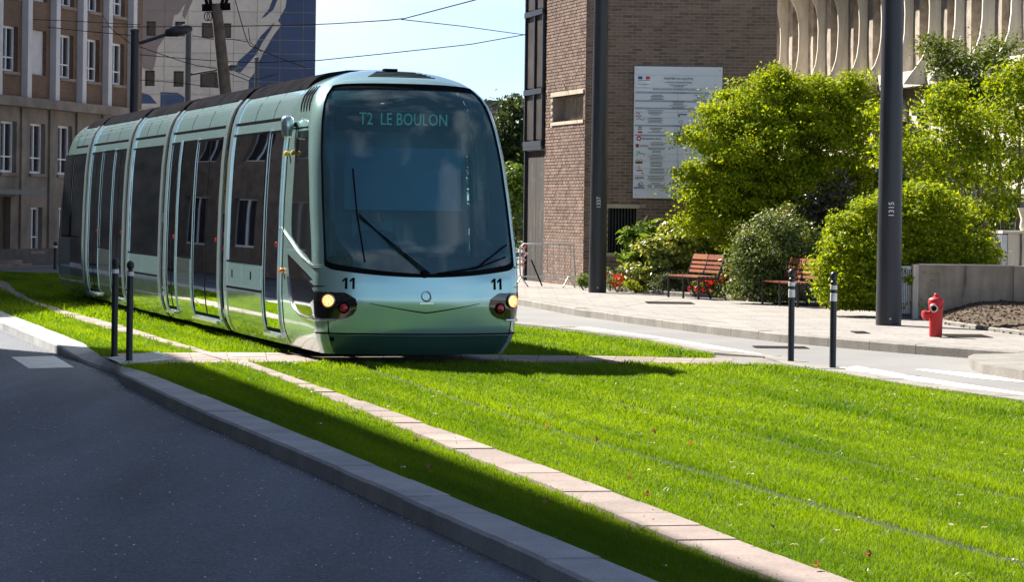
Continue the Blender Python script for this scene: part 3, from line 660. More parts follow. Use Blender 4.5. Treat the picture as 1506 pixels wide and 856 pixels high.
for i, (a, b) in enumerate(modules):
    # underframe
    MB().box((0, (a + b) / 2, .13), (1.9, b - a + .3, .16)).build("underframe", M['rubber'], tram)
    # roof equipment fairings
MB().lathe([(.05, 0), (.05, .05), (.02, .07)], (-.2, J[1] - .7, 3.44), 10).build("aerial", M['rubber'], tram)
OPEN = []
def ring_plate(sg, t0, t1, z0, z1, w, off, thick=.03):
    mb = MB()
    plate(sg, t0 - w, t0, z0 - w, z1 + w, off, thick, 1, mb); plate(sg, t1, t1 + w, z0 - w, z1 + w, off, thick, 1, mb)
    plate(sg, t0, t1, z0 - w, z0, off, thick, 1, mb); plate(sg, t0, t1, z1, z1 + w, off, thick, 1, mb); return mb
def window(sg, t0, t1, z0, z1, panes=1, off=.008, solid=False):
    if not solid: OPEN.append((t0, t1, z0, z1))
    fr = ring_plate(sg, t0, t1, z0, z1, .025, off).build("window", M['rubber'], tram, 30)
    w = (t1 - t0) / panes
    for k in range(panes):
        plate(sg, t0 + k * w + (.008 if k else 0), t0 + (k + 1) * w - (.008 if k < panes - 1 else 0), z0, z1, off - .006 + (.012 if solid else 0), .006).build("pane", M['side_glass'] if solid else M['clear_glass'], fr, 30)
        if k: plate(sg, t0 + k * w - .02, t0 + k * w + .02, z0, z1, off - .014, .03).build("mullion", M['rubber'], fr)
    return fr
def door(sg, t0, t1, leaves, z0=.24, z1=2.72):
    OPEN.append((t0, t1, z0, z1))
    d = ring_plate(sg, t0 + .035, t1 - .035, z0 + .05, z1 - .035, .035, .006).build("door", M['rubber'], tram, 30); w = (t1 - t0) / leaves
    for k in range(leaves):
        a, b = t0 + k * w, t0 + (k + 1) * w
        plate(sg, a + .03, b - .03, z0 + .05, z1 - .03, .004, .008).build("door_glass", M['clear_glass'], d, 30)
        if k: plate(sg, a - .035, a + .035, z0 + .05, z1 - .03, .006, .03).build("door_seal", M['rubber'], d, 30)
    for t in (t0 - .03, t1 + .005): plate(sg, t, t + .028, z0, z1 + .02, .02, .02).build("door_edge", M['tram_frame'], d, 30)
    MB().lathe([(.03, 0), (.03, .012), (.012, .02)], n=10, M4=Matrix.Translation(side(sg, t0 + .12, 1.32, .012)) @ Matrix.Rotation(sg * R(90), 4, 'Y')).build("door_button", M['red_lens'], d)
    p = side(sg, t0 + .16, 1.3, -.1); MB().tube([p + Vector((0, 0, -.12)), p + Vector((-sg * .03, 0, 0)), p + Vector((0, 0, .12))], .018, 6).build("grab_handle", M['hydrant'], d, 60)
    p = side(sg, (t0 + t1) / 2, .215, .03); MB().box(p, (.1, t1 - t0 - .05, .035)).build("step", M['chrome'], tram)
def shell_cut(t0, t1, z0, z1):
    mb = MB(); ops = [o for o in OPEN if o[1] > t0 and o[0] < t1]
    zs = sorted(set([round(z, 4) for z in zrange(z0, z1, .08)] + [z for o in ops for z in o[2:4]])); ts = sorted({t0, t1} | {min(max(t, t0), t1) for o in ops for t in o[:2]})
    for sg in (-1, 1):
        for ta, tb in zip(ts, ts[1:]):
            for za, zb in zip(zs, zs[1:]):
                if any(o[0] - 1e-5 <= ta and tb <= o[1] + 1e-5 and o[2] - 1e-5 <= za and zb <= o[3] + 1e-5 for o in ops): continue
                q = [side(sg, ta, za), side(sg, tb, za), side(sg, tb, zb), side(sg, ta, zb)]; mb.add(q if sg > 0 else q[::-1], [(0, 1, 2, 3)])
    W = Wz(z1); mb.add([(-W, t0, z1), (W, t0, z1), (W, t1, z1), (-W, t1, z1)], [(0, 1, 2, 3)])
    me = bpy.data.meshes.new("tmp"); me.from_pydata(mb.v, [], mb.f); bm = bmesh.new(); bm.from_mesh(me); bmesh.ops.remove_doubles(bm, verts=bm.verts, dist=.0008)
    o2 = MB(); o2.v = [tuple(v.co) for v in bm.verts]; bm.verts.index_update(); o2.f = [tuple(v.index for v in f.verts) for f in bm.faces]; bm.free(); bpy.data.meshes.remove(me); return o2
def skirt(sg, t0, t1, z0, z1, n, mat, name="skirt_panel"):
    w = (t1 - t0) / n
    for k in range(n):
        plate(sg, t0 + k * w + .007, t0 + (k + 1) * w - .007, z0, z1, .012, .014, 1).build(name, mat, tram, 30)
def gap(sg, t0, t1, z): plate(sg, t0, t1, z - .022, z + .022, .009, .014).build('panel_gap', M['rubber'], tram)
def lock(sg, t, z): MB().box(side(sg, t, z, .014), (.012, .03, .1)).build("panel_lock", M['rubber'], tram)
for sg in (-1, 1):
    a, b = tpx(385.5), tpx(331)
    window(sg, a, b, 1.07, 2.70, 2); skirt(sg, a - .02, b + .02, .73, 1.03, 2, M['tram']); skirt(sg, a - .02, b + .02, .12, .70, 2, M['tram_gloss'])
    gap(sg, a - .02, b + .02, .715)
    for k in (.25, .75): lock(sg, a + (b - a) * k, .9)
    door(sg, tpx(411), tpx(389.5), 1)
    # module with two double doors and a window
    for xs, mk in (((283, 312), 'd'), ((261, 282), 'w'), ((240.5, 260), 'd')):
        a, b = tpx(xs[1]), tpx(xs[0]); a += .06; b -= .06
        if xs[1] == 312: a = J[0] + .36
        if xs[0] == 240.5: b = J[1] - .36
        if mk == 'd': door(sg, a, b, 2)
        else:
            window(sg, a, b, 1.05, 2.70, 1); skirt(sg, a - .02, b + .02, .24, 1.01, 1, M['tram_gloss'])
    # middle module, one tall window over panels
    a, b = J[1] + .42, J[2] - .34
    window(sg, a, b, 1.03, 2.68, 1); skirt(sg, a - .02, b + .02, .72, 1.0, 2, M['tram']); skirt(sg, a - .02, b + .02, .12, .69, 3, M['tram_gloss']); gap(sg, a - .02, b + .02, .705)
    n0, n1 = J[2] + .36, J[3] - .36; w = (n1 - n0) / 3
    door(sg, n0, n0 + w - .06, 2); door(sg, n1 - w + .06, n1, 2)
    window(sg, n0 + w + .02, n1 - w - .02, 1.05, 2.70, 1); skirt(sg, n0 + w, n1 - w, .24, 1.01, 1, M['tram_gloss'])
    # rear driving module
    window(sg, J[3] + .4, TEND - YB - .06, 1.2, 2.70, 1); window(sg, TEND - YB + .1, TEND - .55, 1.2, 2.70, 1, .008, True); skirt(sg, J[3] + .3, TEND - 1.8, .73, 1.16, 2, M['black_gloss']); skirt(sg, J[3] + .3, TEND - 1.8, .12, .7, 2, M['tram_gloss'])
# saloon interior: floor, ceiling, seats and grab poles seen through the side glass
L0, L1 = YB + .02, TEND - YB - .02
MB().box((0, (L0 + L1) / 2, .30), (2.24, L1 - L0, .06)).build("saloon_floor", M['saloon_grey'], tram); MB().box((0, (L0 + L1) / 2, 2.96), (2.05, L1 - L0, .05)).build("saloon_ceiling", M['saloon_grey'], tram)
MB().box((0, L1, 1.6), (2.2, .04, 2.6)).build("saloon_bulkhead", M['saloon_grey'], tram)
sm = MB().box((0, 0, .44), (.84, .44, .09)).box((0, .24, .82), (.84, .07, .74)).box((-.22, .235, 1.26), (.26, .06, .16)).box((.22, .235, 1.26), (.26, .06, .16)).box((0, .02, .2), (.1, .1, .4)).mesh("seat", M['seat_cloth'])
for t in (3.35, 4.15, 4.85, 7.6, 8.3, 11.3, 12.1, 12.9, 16.3, 17.1, 19.6, 20.3):
    for sg in (-1, 1):
        q = bpy.data.objects.new("seat", sm); C.objects.link(q); q.parent = tram; q.location = (sg * .68, t, .33)
for t in (2.9, 5.3, 6.2, 7.2, 8.9, 10.0, 10.9, 13.7, 14.9, 16.0, 17.7, 18.6):
    for sg in (-1, 1): MB().tube([(sg * .55, t, .33), (sg * .55, t, 2.94)], .018, 8).build("grab_pole", M['ink_yellow'], tram, 60)
for sg in (-1, 1): MB().tube([(sg * .62, L0, 2.0), (sg * .62, L1, 2.0)], .016, 6).build("grab_rail", M['chrome'], tram, 60)
for i, (a, b) in enumerate(modules):
    body = shell_cut(a, b, .10, 3.21).build("body", M['tram'], tram, 35)
    RP = [(.925, 3.205), (.937, 3.215), (.88, 3.29), (.80, 3.36), (.66, 3.415), (.44, 3.45), (.0, 3.46)]
    ring = [(-w, z) for w, z in RP] + [(w, z) for w, z in reversed(RP[:-1])]
    rm = MB(); grid(rm, [[Vector((x, t, z)) for x, z in ring] for t in (a, b)]); nn = len(ring); rm.f += [tuple(range(nn)), tuple(nn + k for k in reversed(range(nn)))]
    rm.build("roof", M['tram_roof'], body, 35)
    for sg in (-1, 1):
        # raised metal frame bands at the module ends, crease groove and roof panel joints
        for t in ([b - .2, ] if i == 0 else [a, b - .2] if i < 4 else [a]):
            plate(sg, t, t + .2, .12, 3.20, .022, .03).build("end_frame", M['tram_frame'], tram, 30)
        lo = a + (.22 if i else -.9); hi = b - (.22 if i < 4 else -.9)
        plate(sg, lo if i else YB, hi if i < 4 else b, 2.845, 2.875, .006, .02).build("roof_joint", M['rubber'], tram)
        ns = 3
        for k in range(1, ns):
            t = lo + (hi - lo) * k / ns if i else YB + (hi - YB) * k / ns
            plate(sg, t - .006, t + .006, 2.88, 3.20, .003, .01).build("panel_seam", M['tram_roof'], tram)
    if i:
        shell(a - .28, a, .14, 3.42, -.03, False).build("gangway_bellows", M['rubber'], tram, 35)
# driving cab: rounded front
FZ = [.10, .2, .34, .7, 1.0, 1.3, 1.85, 2.3, 2.65, 2.9, 3.05, 3.2, 3.3, 3.38, 3.43]
FV = [.30, .37, .42, .45, .43, .35, .15, -.02, -.18, -.31, -.41, -.55, -.72, -.95, -1.25]
def nose_par(z):
    W = Wz(z); f = float(np.interp(z, FZ, FV)); rc = min(.17, W * .35); xc = W - rc; d = .30 * min(1, W / .9)
    y1 = -f + d * (xc / W) ** 2; m = 2 * d * xc / W ** 2; y2 = min(y1 + m * rc + .2, YB - .02)
    return W, f, rc, xc, d, y1, m, y2
def nose(s, z):
    sg = -1 if s < 0 else 1; s = abs(s); W, f, rc, xc, d, y1, m, y2 = nose_par(z)
    if s <= 1: x = s * xc; y = -f + d * (x / W) ** 2
    elif s <= 2:
        q = s - 1; c = (W, y1 + m * rc); x = (1 - q) ** 2 * xc + 2 * q * (1 - q) * c[0] + q * q * W; y = (1 - q) ** 2 * y1 + 2 * q * (1 - q) * c[1] + q * q * y2
    else: x = W; y = y2 + (s - 2)
    return Vector((sg * x, y, z))
def st_(t, z): return 2 + (t - nose_par(z)[7])
def nose_n(s, z):
    e = .01; z = min(max(z, .12), 3.40)
    a = nose(s + e, z) - nose(s - e, z); b = nose(s, z + e) - nose(s, z - e); n = a.cross(b); n.normalize(); return n
def noff(s, z, o): return nose(s, z) + nose_n(s, z) * o
def z_low(s): q = min(abs(s), 1.3) / 1.25; return 1.0 + .125 * q * q
def z_top(s): q = min(abs(s), 1.3) / 1.25; return 3.235 - .035 * q ** 4
SW = 1.22
cols = [SW * i / 14 for i in range(15)] + [SW + (2 - SW) * i / 7 for i in range(1, 8)]
scol = [-c for c in reversed(cols[1:])] + cols
def nose_block(mb, zf0, zf1, n, skip=None):
    for side_cols in ([c for c in scol],):
        rows = []
        for i in range(n + 1):
            r = []
            # side walls back to the module joint
            for q in (1, .8, .6, .4, .2):
                z = zf0(2) + (zf1(2) - zf0(2)) * i / n; y2 = nose_par(z)[7]; r.append(nose(-(2 + q * (YB - y2)), z))
            for s in side_cols:
                z = zf0(s) + (zf1(s) - zf0(s)) * i / n; r.append(nose(s, z))
            for q in (.2, .4, .6, .8, 1):
                z = zf0(2) + (zf1(2) - zf0(2)) * i / n; y2 = nose_par(z)[7]; r.append(nose(2 + q * (YB - y2), z))
            rows.append(r)
        if skip is None: grid(mb, rows)
        else:
            k0 = 5 + scol.index(-SW); k1 = 5 + scol.index(SW)
            grid(mb, [r[:k0 + 1] for r in rows]); grid(mb, [r[k1:] for r in rows])
    return rows
mb = MB()
nose_block(mb, lambda s: .10, z_low, 14); nose_block(mb, z_low, z_top, 22, True); rows = nose_block(mb, z_top, lambda s: 3.43, 9)
top = rows[-1]; o = len(mb.v); mb.v += [tuple(p) for p in top]; mb.f.append(tuple(range(o, o + len(top))))
bm = bmesh.new(); me = mb.mesh("cab_shell", M['cab_paint']); bm.from_mesh(me); bmesh.ops.remove_doubles(bm, verts=bm.verts, dist=.0005); bmesh.ops.recalc_face_normals(bm, faces=bm.faces); bm.to_mesh(me); bm.free()
me.shade_smooth(); me.set_sharp_from_angle(angle=R(50))
cab = bpy.data.objects.new("cab_shell", me); C.objects.link(cab); cab.parent = tram
rear = bpy.data.objects.new("cab_shell", me); C.objects.link(rear); rear.parent = tram; rear.location = (0, TEND, 0); rear.rotation_euler = (0, 0, math.pi)
def npatch(rows, off, name, mat, n=10, parent=cab, thick=.012, smooth=35):
    """rows: (z, s0, s1)"""
    mb = MB(); out = []
    for i, (z, s0, s1) in enumerate(rows):
        ss = [s0 + (s1 - s0) * k / n for k in range(n + 1)]; r = [noff(s0, z, off - thick)] + [noff(s, z, off) for s in ss] + [noff(s1, z, off - thick)]
        if i == 0: out.append([noff(s, z, off - thick) for s in [s0] + ss + [s1]])
        out.append(r)
        if i == len(rows) - 1: out.append([noff(s, z, off - thick) for s in [s0] + ss + [s1]])
    grid(mb, out); return mb.build(name, mat, parent, smooth, recalc=True)
def windscreen(parent):
    mb = MB(); rr = []
    for i in range(23):
        rr.append([noff(s, z_low(s) + (z_top(s) - z_low(s)) * i / 22, -.004) for s in [SW * k / 14 for k in range(-14, 15)]])
    grid(mb, rr); w = mb.build("windscreen", M['windscreen'], parent, 40)
    ss = [SW * k / 20 for k in range(-20, 21)]; edge = [noff(s, z_low(s), .004) for s in ss] + [noff(SW, z_low(SW) + (z_top(SW) - z_low(SW)) * k / 20, .004) for k in range(1, 20)] + [noff(s, z_top(s), .004) for s in reversed(ss)] + [noff(-SW, z_low(SW) + (z_top(SW) - z_low(SW)) * k / 20, .004) for k in range(19, -1, -1)]
    MB().tube(edge, .012, 6).build("gasket", M['rubber'], parent, 60)
    # printed black border along the bottom and sides of the glass
    for z0_, z1_, s0_, s1_ in ((0, .075, -SW, SW),):
        mb = MB(); grid(mb, [[noff(s, z_low(s) + q * (.03 + .03 * abs(s)), .001) for s in ss] for q in (0, 1)]); mb.build("glass_border", M['rubber'], parent, 40)
    mb = MB(); grid(mb, [[noff(s, z_top(s) - q * .05, .001) for s in ss] for q in (0, 1)]); mb.build("glass_border", M['rubber'], parent, 40)
windscreen(cab); windscreen(rear)
for par in (cab,):
    for sg in (-1, 1):
        # cab side window with its falling sill line
        rws = []
        for z in zrange(1.16, 2.68, .07):
            tb = float(np.interp(z, [1.16, 1.27, 1.42, 1.6], [-.02, .65, 1.22, 1.27]))
            s0 = max(2.02, 2.02); s1 = st_(tb, z); s1 = max(s1, 2.06)
            rws.append((z, sg * s0, sg * s1))
        npatch(rws, .006, "cab_window", M['side_glass'], 8)
        # bright line sweeping from the cab door to the windscreen
        pth = [noff(sg * st_(t, z), z, .008) for t, z in ((1.85, 1.53), (1.55, 1.45), (1.25, 1.37), (.95, 1.28), (.6, 1.195), (.25, 1.135))] + [noff(sg * s, z, .008) for s, z in ((1.9, 1.10), (1.6, 1.10), (1.3, 1.105))]
        MB().tube(pth, .012, 6).build("trim_line", M['chrome'], cab, 60)
        # dark glossy panel that runs round into the headlamp housing
        zz = [.50, .52, .56, .62, .68, .74, .8, .88, .95, 1.05, 1.15, 1.21]
        sf = [.95, .86, .79, .755, .745, .76, .85, 1.25, None, None, None, None]
        rws = []
        for z, f_ in zip(zz, sf):
            fr_ = sg * f_ if f_ else sg * max(1.55, st_(float(np.interp(z, [.9, .95, 1.1, 1.21], [-.2, .0, .78, 1.36])), z))
            bk = sg * st_(float(np.interp(z, [.5, .55, .62, .72, .95, 1.21], [.35, .9, 1.1, 1.22, 1.32, 1.42])), z); rws.append((z, fr_, bk))
        npatch(rws, .005, "lamp_panel", M['black_gloss'], 14)
        pth = [noff(sg * s, .495, .01) for s in (.97, 1.1, 1.3, 1.6, 1.9)] + [noff(sg * st_(t, z), z, .01) for t, z in ((.35, .5), (.7, .52), (.95, .565), (1.12, .63), (1.24, .74), (1.34, .95))]
        MB().tube(pth, .016, 6).build("trim_line", M['chrome'], cab, 60)
        # headlamp and red lamp
        for s, z, r, mt, nm in ((1.12, .715, .074, 'headlamp', 'headlamp'), (.885, .635, .058, 'red_lens', 'tail_lamp')):
            n = nose_n(sg * s, z); p = noff(sg * s, z, .006); m4 = frame_mat(p, n.cross(Vector((0, 0, 1))), Vector((0, 0, 1)))
            if m4.col[2].xyz.dot(n) < 0: m4 = frame_mat(p, -n.cross(Vector((0, 0, 1))), Vector((0, 0, 1)))
            h = MB().lathe([(r * 1.12, 0), (r * 1.1, .014), (r * .95, .018), (r * .9, .008)], n=20, M4=m4).build(nm, M['headlamp_rim'] if nm == 'headlamp' else M['rubber'], cab, 40)
            MB().lathe([(r * .88, .006), (r * .7, .02), (r * .35, .028), (.002, .03)], n=20, M4=m4).build("lens", M[mt], h, 60)
            if nm == 'headlamp':
                for q in range(5):
                    a = q * 1.256; cpt = m4 @ Vector((math.cos(a) * r * .55, math.sin(a) * r * .55, .024)); MB().lathe([(r * .12, 0), (r * .1, .008)], n=8, M4=frame_mat(cpt, m4.col[0].xyz, m4.col[1].xyz)).build("lens_facet", M['headlamp_rim'], h)
        # indicator and cab door furniture
        MB().lathe([(.035, 0), (.03, .03), (.012, .045)], n=12, M4=Matrix.Translation(side(sg, 1.66, 1.01, .005)) @ Matrix.Rotation(sg * R(90), 4, 'Y')).build("indicator", M['orange_lens'], cab, 50)
        for t in (1.25, 1.62):
            MB().lathe([(.02, 0), (.03, .03), (.03, .05), (.01, .06)], n=10, M4=Matrix.Translation(side(sg, t, 2.42, .005)) @ Matrix.Rotation(sg * R(90), 4, 'Y')).build("mirror_hinge", M['ink_yellow'], cab, 50)
        # crescent vents high on the side
        for q in range(4):
            rws = []
            for k in range(9):
                z = 2.91 + .31 * k / 8; t = nose_par(z)[7] + .06 + q * .15; w = .075 * math.sin(math.pi * (k + .3) / 8.8) + .004; rws.append((z, sg * st_(t, z), sg * st_(t + w, z)))
            npatch(rws, .008, "vent", M['tram_roof'], 2)
        # door and body seams round the cab
        MB().tube([noff(sg * st_(1.72, z), z, .001) for z in zrange(.14, 2.74)], .007, 5).build("panel_seam", M['rubber'], cab)
        MB().tube([noff(sg * st_(max(t, -.5), 2.72), 2.72, .001) for t in (.75, 1.0, 1.4, 1.74)], .009, 5).build("panel_seam", M['rubber'], cab)
        MB().tube([noff(sg * 1.18, z, .001) for z in zrange(.12, .49)], .007, 5).build("panel_seam", M['rubber'], cab)
        # camera pod in place of a mirror
        p = side(sg, 1.45, 2.72, .10); pod = MB().lathe([(.012, -.13), (.06, -.115), (.075, -.03), (.085, .06), (.07, .11), (.03, .135), (.004, .14)], (0, 0, 0), 16).build("camera_pod", M['tram_frame'], cab, 50); pod.location = p
        MB().beam((-sg * .11, 0, .03), (0, 0, .03), .05, .05).build("pod_arm", M['rubber'], pod)
MB().tube([noff(s, .34, .001) for s in [2 * k / 30 - 0 for k in range(-36, 37)] if abs(s) <= 1.9], .009, 5).build("panel_seam", M['rubber'], cab)
MB().tube([noff(s, .585 + .105 * min(1, abs(s) / .62) ** 1.15, .0) for s in [k * .62 / 12 for k in range(-12, 13)]], [.004 + .004 * (1 - abs(k) / 12) for k in range(-12, 13)], 5).build("bonnet_crease", M['tram_roof'], cab)
# bumper below the split line, grass reflection put into its darker green colour
npatch([(z, -1.17, 1.17) for z in (.105, .15, .2, .26, .325)], .006, "bumper", simple("bumper_reflection_green", (0.055, 0.13, 0.11), .3, .35, .1, 2, 0, .8), 24)
for z, (u0, u1) in ((.24, (.82, .9)),): MB().lathe([(.03, 0), (.02, .02)], n=8, M4=frame_mat(noff(-1.1, .28, .006), Vector((1, 0, 0)), Vector((0, 0, 1)))).build("tow_cap", M['rubber'], cab)
# fleet number, badge
for sg in (-1, 1):
    s = sg * .835; n = nose_n(s, .905); xd = Vector((-n.y, n.x, 0)).normalized()
    for q in (-1, 1):
        m1 = MB().prism([(.002, -.065), (.030, -.065), (.030, .065), (.006, .065), (-.028, .036), (-.028, .010), (.002, .034)], 0, .002).build("numeral", M['rubber'], cab, None, True)
        m1.matrix_local = frame_mat(noff(s, .915, .003), xd, n.cross(xd)) @ Matrix.Translation((q * .042, 0, 0))
n = nose_n(0, .8); bm4 = frame_mat(noff(0, .775, .004), Vector((1, 0, 0)), n.cross(Vector((1, 0, 0))))
ring = MB(); P = [bm4 @ Vector((math.cos(a) * .055, math.sin(a) * .055, .004)) for a in [k * 2 * math.pi / 20 for k in range(21)]]; ring.tube(P, .009, 6); ring.build("badge", M['chrome'], cab, 60)
for q in (-1, 1): P = [bm4 @ Vector((q * .02 + math.cos(a) * .028, math.sin(a) * .04, .004)) for a in [k * math.pi / 8 * q - math.pi / 2 * 1 for k in range(9)]]; MB().tube(P, .006, 5).build("badge_mark", M['chrome'], cab)
MB().box((0, nose(0, .69).y - .004, .695), (.16, .006, .018)).build("badge_plate", M['chrome'], cab)
# roof grille above the windscreen
for q in range(5):
    z = 3.335 + q * .0175; npatch([(z, -.72, .78), (z + .0045, -.72, .78)], .006, "grille_slat", M['tram_roof'] if q % 1 == 0 else M['rubber'], 10, thick=.02)
MB().box((-.05, 1.2, 3.425), (.16, .12, .05)).build("horn_box", M['rubber'], cab)
# wipers
wip = empty("wiper"); wip.parent = cab
def on_glass(s, z, o=.03): return noff(s, z, o)
p0 = on_glass(-.03, 1.04); 
for dz in (0, .05):
    MB().tube([on_glass(-.02 + dz, 1.03), on_glass(-.36 + dz * .6, 1.34), on_glass(-.70, 1.70 - dz * .6)], .008, 6).build("wiper_arm", M['rubber'], wip, 60)
MB().tube([on_glass(-.74, 2.22, .02), on_glass(-.715, 1.7, .02), on_glass(-.66, 1.16, .02)], .010, 6).build("wiper_blade", M['rubber'], wip, 60)
MB().lathe([(.05, 0), (.04, .05)], n=10, M4=frame_mat(on_glass(-.02, 1.03, .0), Vector((1, 0, 0)), Vector((0, 0, 1)))).build("wiper_pivot", M['rubber'], wip)
MB().tube([on_glass(.12, 1.03), on_glass(.6, 1.10), on_glass(.95, 1.22)], .010, 6).build("wiper_blade", M['rubber'], wip, 60)
MB().tube([on_glass(.25, 1.02), on_glass(.62, 1.12), on_glass(.98, 1.36)], .009, 6).build("wiper_arm", M['rubber'], wip, 60)
# cab interior
MB().box((0, 1.69, 1.75), (2.1, .04, 2.6)).build("cab_bulkhead", M['cab_dark'], cab)
MB().box((0, .9, .9), (2.2, 1.6, .06)).build("cab_floor", M['cab_dark'], cab)
mb = MB(); prof = [(-.20, .98), (-.02, 1.17), (.25, 1.23), (.5, 1.18), (.55, .95)]
grid(mb, [[Vector((1.05 * math.sin(R(a)) , y + .12 * (1 - math.cos(R(a))), z + .03 * math.cos(R(a * 2)))) for y, z in prof] for a in range(-80, 81, 16)]); mb.build("dashboard", M['rubber'], cab, 50, recalc=True)
MB().box((-.02, .62, 2.12), (1.42, .015, .74)).build("sun_blind", M['blind'], cab)
MB().box((-.02, .62, 1.745), (1.44, .03, .02)).build("blind_bar", M['rubber'], cab)
bd = MB().box((-.06, .62, 2.82), (1.6, .05, .30)).build("destination_board", M['rubber'], cab)
put_text("destination_text", "T2  LE BOULON", .205, M['led'], frame_mat((-.03, .585, 2.82), (1, 0, 0), (0, 0, 1)), bd, sx=.74)
MB().box((-.08, .583, 2.925), (1.3, .004, .006)).build("board_line", M['blind'], bd)
for x in (-.86, .8):
    MB().beam((x, .7, 1.2), (x * .95, .9, 2.8), .05, .04).build("cab_post", M['cab_dark'], cab)
seat = MB().box((-.22, 1.35, 1.3), (.5, .14, .8)).box((-.22, 1.1, .98), (.5, .5, .14)).box((-.22, 1.36, 1.78), (.28, .1, .2)); seat.build("driver_seat", M['cab_dark'], cab)

# driver, seen dimly behind the glass
def skinned(name, mat, pts, edges, parent=None, sub=1):
    me = bpy.data.meshes.new(name); me.from_pydata([p[:3] for p in pts], edges, []); o = bpy.data.objects.new(name, me); C.objects.link(o)
    md = o.modifiers.new("skin", 'SKIN'); md.use_smooth_shade = True
    for v, p in zip(me.skin_vertices[0].data, pts): v.radius = (p[3], p[3] * (p[4] if len(p) > 4 else 1))
    me.skin_vertices[0].data[0].use_root = True
    o.modifiers.new("sub", 'SUBSURF').levels = sub; o.modifiers["sub"].render_levels = sub
    me.materials.append(mat)
    if parent is not None: o.parent = parent
    return o
drv = empty("person", tuple(Matrix.Translation((-1.09, 31.45, 0)) @ Matrix.Rotation(TH, 4, 'Z') @ Vector((-.22, 1.02, 0))), TH)
tag(drv, "tram driver in dark clothes seated behind the windscreen", "person")
pts = [(0, .1, 1.06, .15), (0, .13, 1.25, .15), (0, .12, 1.43, .16, .7), (0, .10, 1.53, .07), (-.19, .10, 1.43, .07), (.19, .10, 1.43, .07), (-.26, -.02, 1.22, .052), (.26, -.02, 1.22, .052), (-.17, -.28, 1.22, .04), (.17, -.28, 1.22, .04),
       (-.1, -.2, 1.08, .085), (.1, -.2, 1.08, .085), (-.11, -.36, 1.0, .07), (.11, -.36, 1.0, .07)]
skinned("body", M['cloth'], pts, [(0, 1), (1, 2), (2, 3), (2, 4), (2, 5), (4, 6), (5, 7), (6, 8), (7, 9), (0, 10), (0, 11), (10, 12), (11, 13)], drv)
mb = MB()
hp = []
for i in range(13):
    v = math.pi * i / 12; z = -math.cos(v); r = math.sin(v) * (1 if z > -.2 else .92); hp.append([Vector((.076 * r * math.cos(a), .095 * r * math.sin(a) - (.012 if (abs(z + .1) < .15 and math.sin(a) < -.97) else 0), .118 * z)) for a in [2 * math.pi * k / 18 for k in range(19)]])
grid(mb, hp); head = mb.build("head", M['skin'], drv, 60, recalc=True); head.location = (0, .07, 1.68)
hair = MB(); grid(hair, [[p * 1.06 + Vector((0, .012, .008)) for p in r] for r in hp[8:]]); hair.build("hair", M['rubber'], head, 60, recalc=True)
for q in (-1, 1):
    MB().lathe([(.012, -.004), (.012, .004)], n=8, M4=Matrix.Translation((q * .03, -.088, .012)) @ Matrix.Rotation(R(90), 4, 'X')).build("eye", M['rubber'], head)
    MB().lathe([(.01, -.01), (.02, 0), (.012, .012)], n=8, M4=Matrix.Translation((q * .077, .005, 0)) @ Matrix.Rotation(R(90), 4, 'Y')).build("ear", M['skin'], head)
    hd = skinned("hand", M['skin'], [(q * .16, -.29, 1.225, .03), (q * .15, -.36, 1.23, .035, .5)] + [(q * (.12 + .018 * k), -.41 - .006 * (k % 2), 1.235, .009) for k in range(4)] + [(q * (.12 + .018 * k), -.43, 1.205, .008) for k in range(4)] + [(q * .11, -.35, 1.23, .011), (q * .09, -.38, 1.22, .009)],
             [(0, 1), (1, 2), (1, 3), (1, 4), (1, 5), (2, 6), (3, 7), (4, 8), (5, 9), (1, 10), (10, 11)], drv)
MB().box((0, -.089, -.055), (.04, .006, .006)).build("mouth", M['red_lens'], head)

def seated(loc, cloth, label, hairm, az=0.0):
    p_ = empty("person", tuple(Matrix.Translation((-1.09, 31.45, 0)) @ Matrix.Rotation(TH, 4, 'Z') @ Vector(loc)), TH + az); tag(p_, label, "person")
    pts_ = [(0, .1, .60, .14), (0, .13, .80, .14), (0, .12, .98, .15, .7), (0, .10, 1.08, .06), (-.18, .10, .98, .065), (.18, .10, .98, .065), (-.24, .02, .76, .048), (.24, .02, .76, .048), (-.15, -.22, .70, .04), (.15, -.22, .70, .04), (-.1, -.2, .60, .08), (.1, -.2, .60, .08), (-.1, -.36, .56, .07), (.1, -.36, .56, .07), (-.1, -.38, .2, .05), (.1, -.38, .2, .05), (-.1, -.48, .06, .04), (.1, -.48, .06, .04)]
    skinned("body", cloth, pts_, [(0, 1), (1, 2), (2, 3), (2, 4), (2, 5), (4, 6), (5, 7), (6, 8), (7, 9), (0, 10), (0, 11), (10, 12), (11, 13), (12, 14), (13, 15), (14, 16), (15, 17)], p_)
    h_ = head.copy(); C.objects.link(h_); h_.parent = p_; h_.location = (0, .07, 1.22)
    for ch in kids(head):
        k_ = ch.copy(); C.objects.link(k_); k_.parent = h_
    for q in (-1, 1): MB().lathe([(.02, -.05), (.04, -.02), (.038, .03), (.015, .06)], (q * .14, -.27, .70), 8).build("hand", M['skin'], p_, 60)
seated((-.68, 4.12, .33), simple("red_jacket", (.45, .03, .03), .8), "passenger in a red jacket seated at the first side window", M['rubber'])
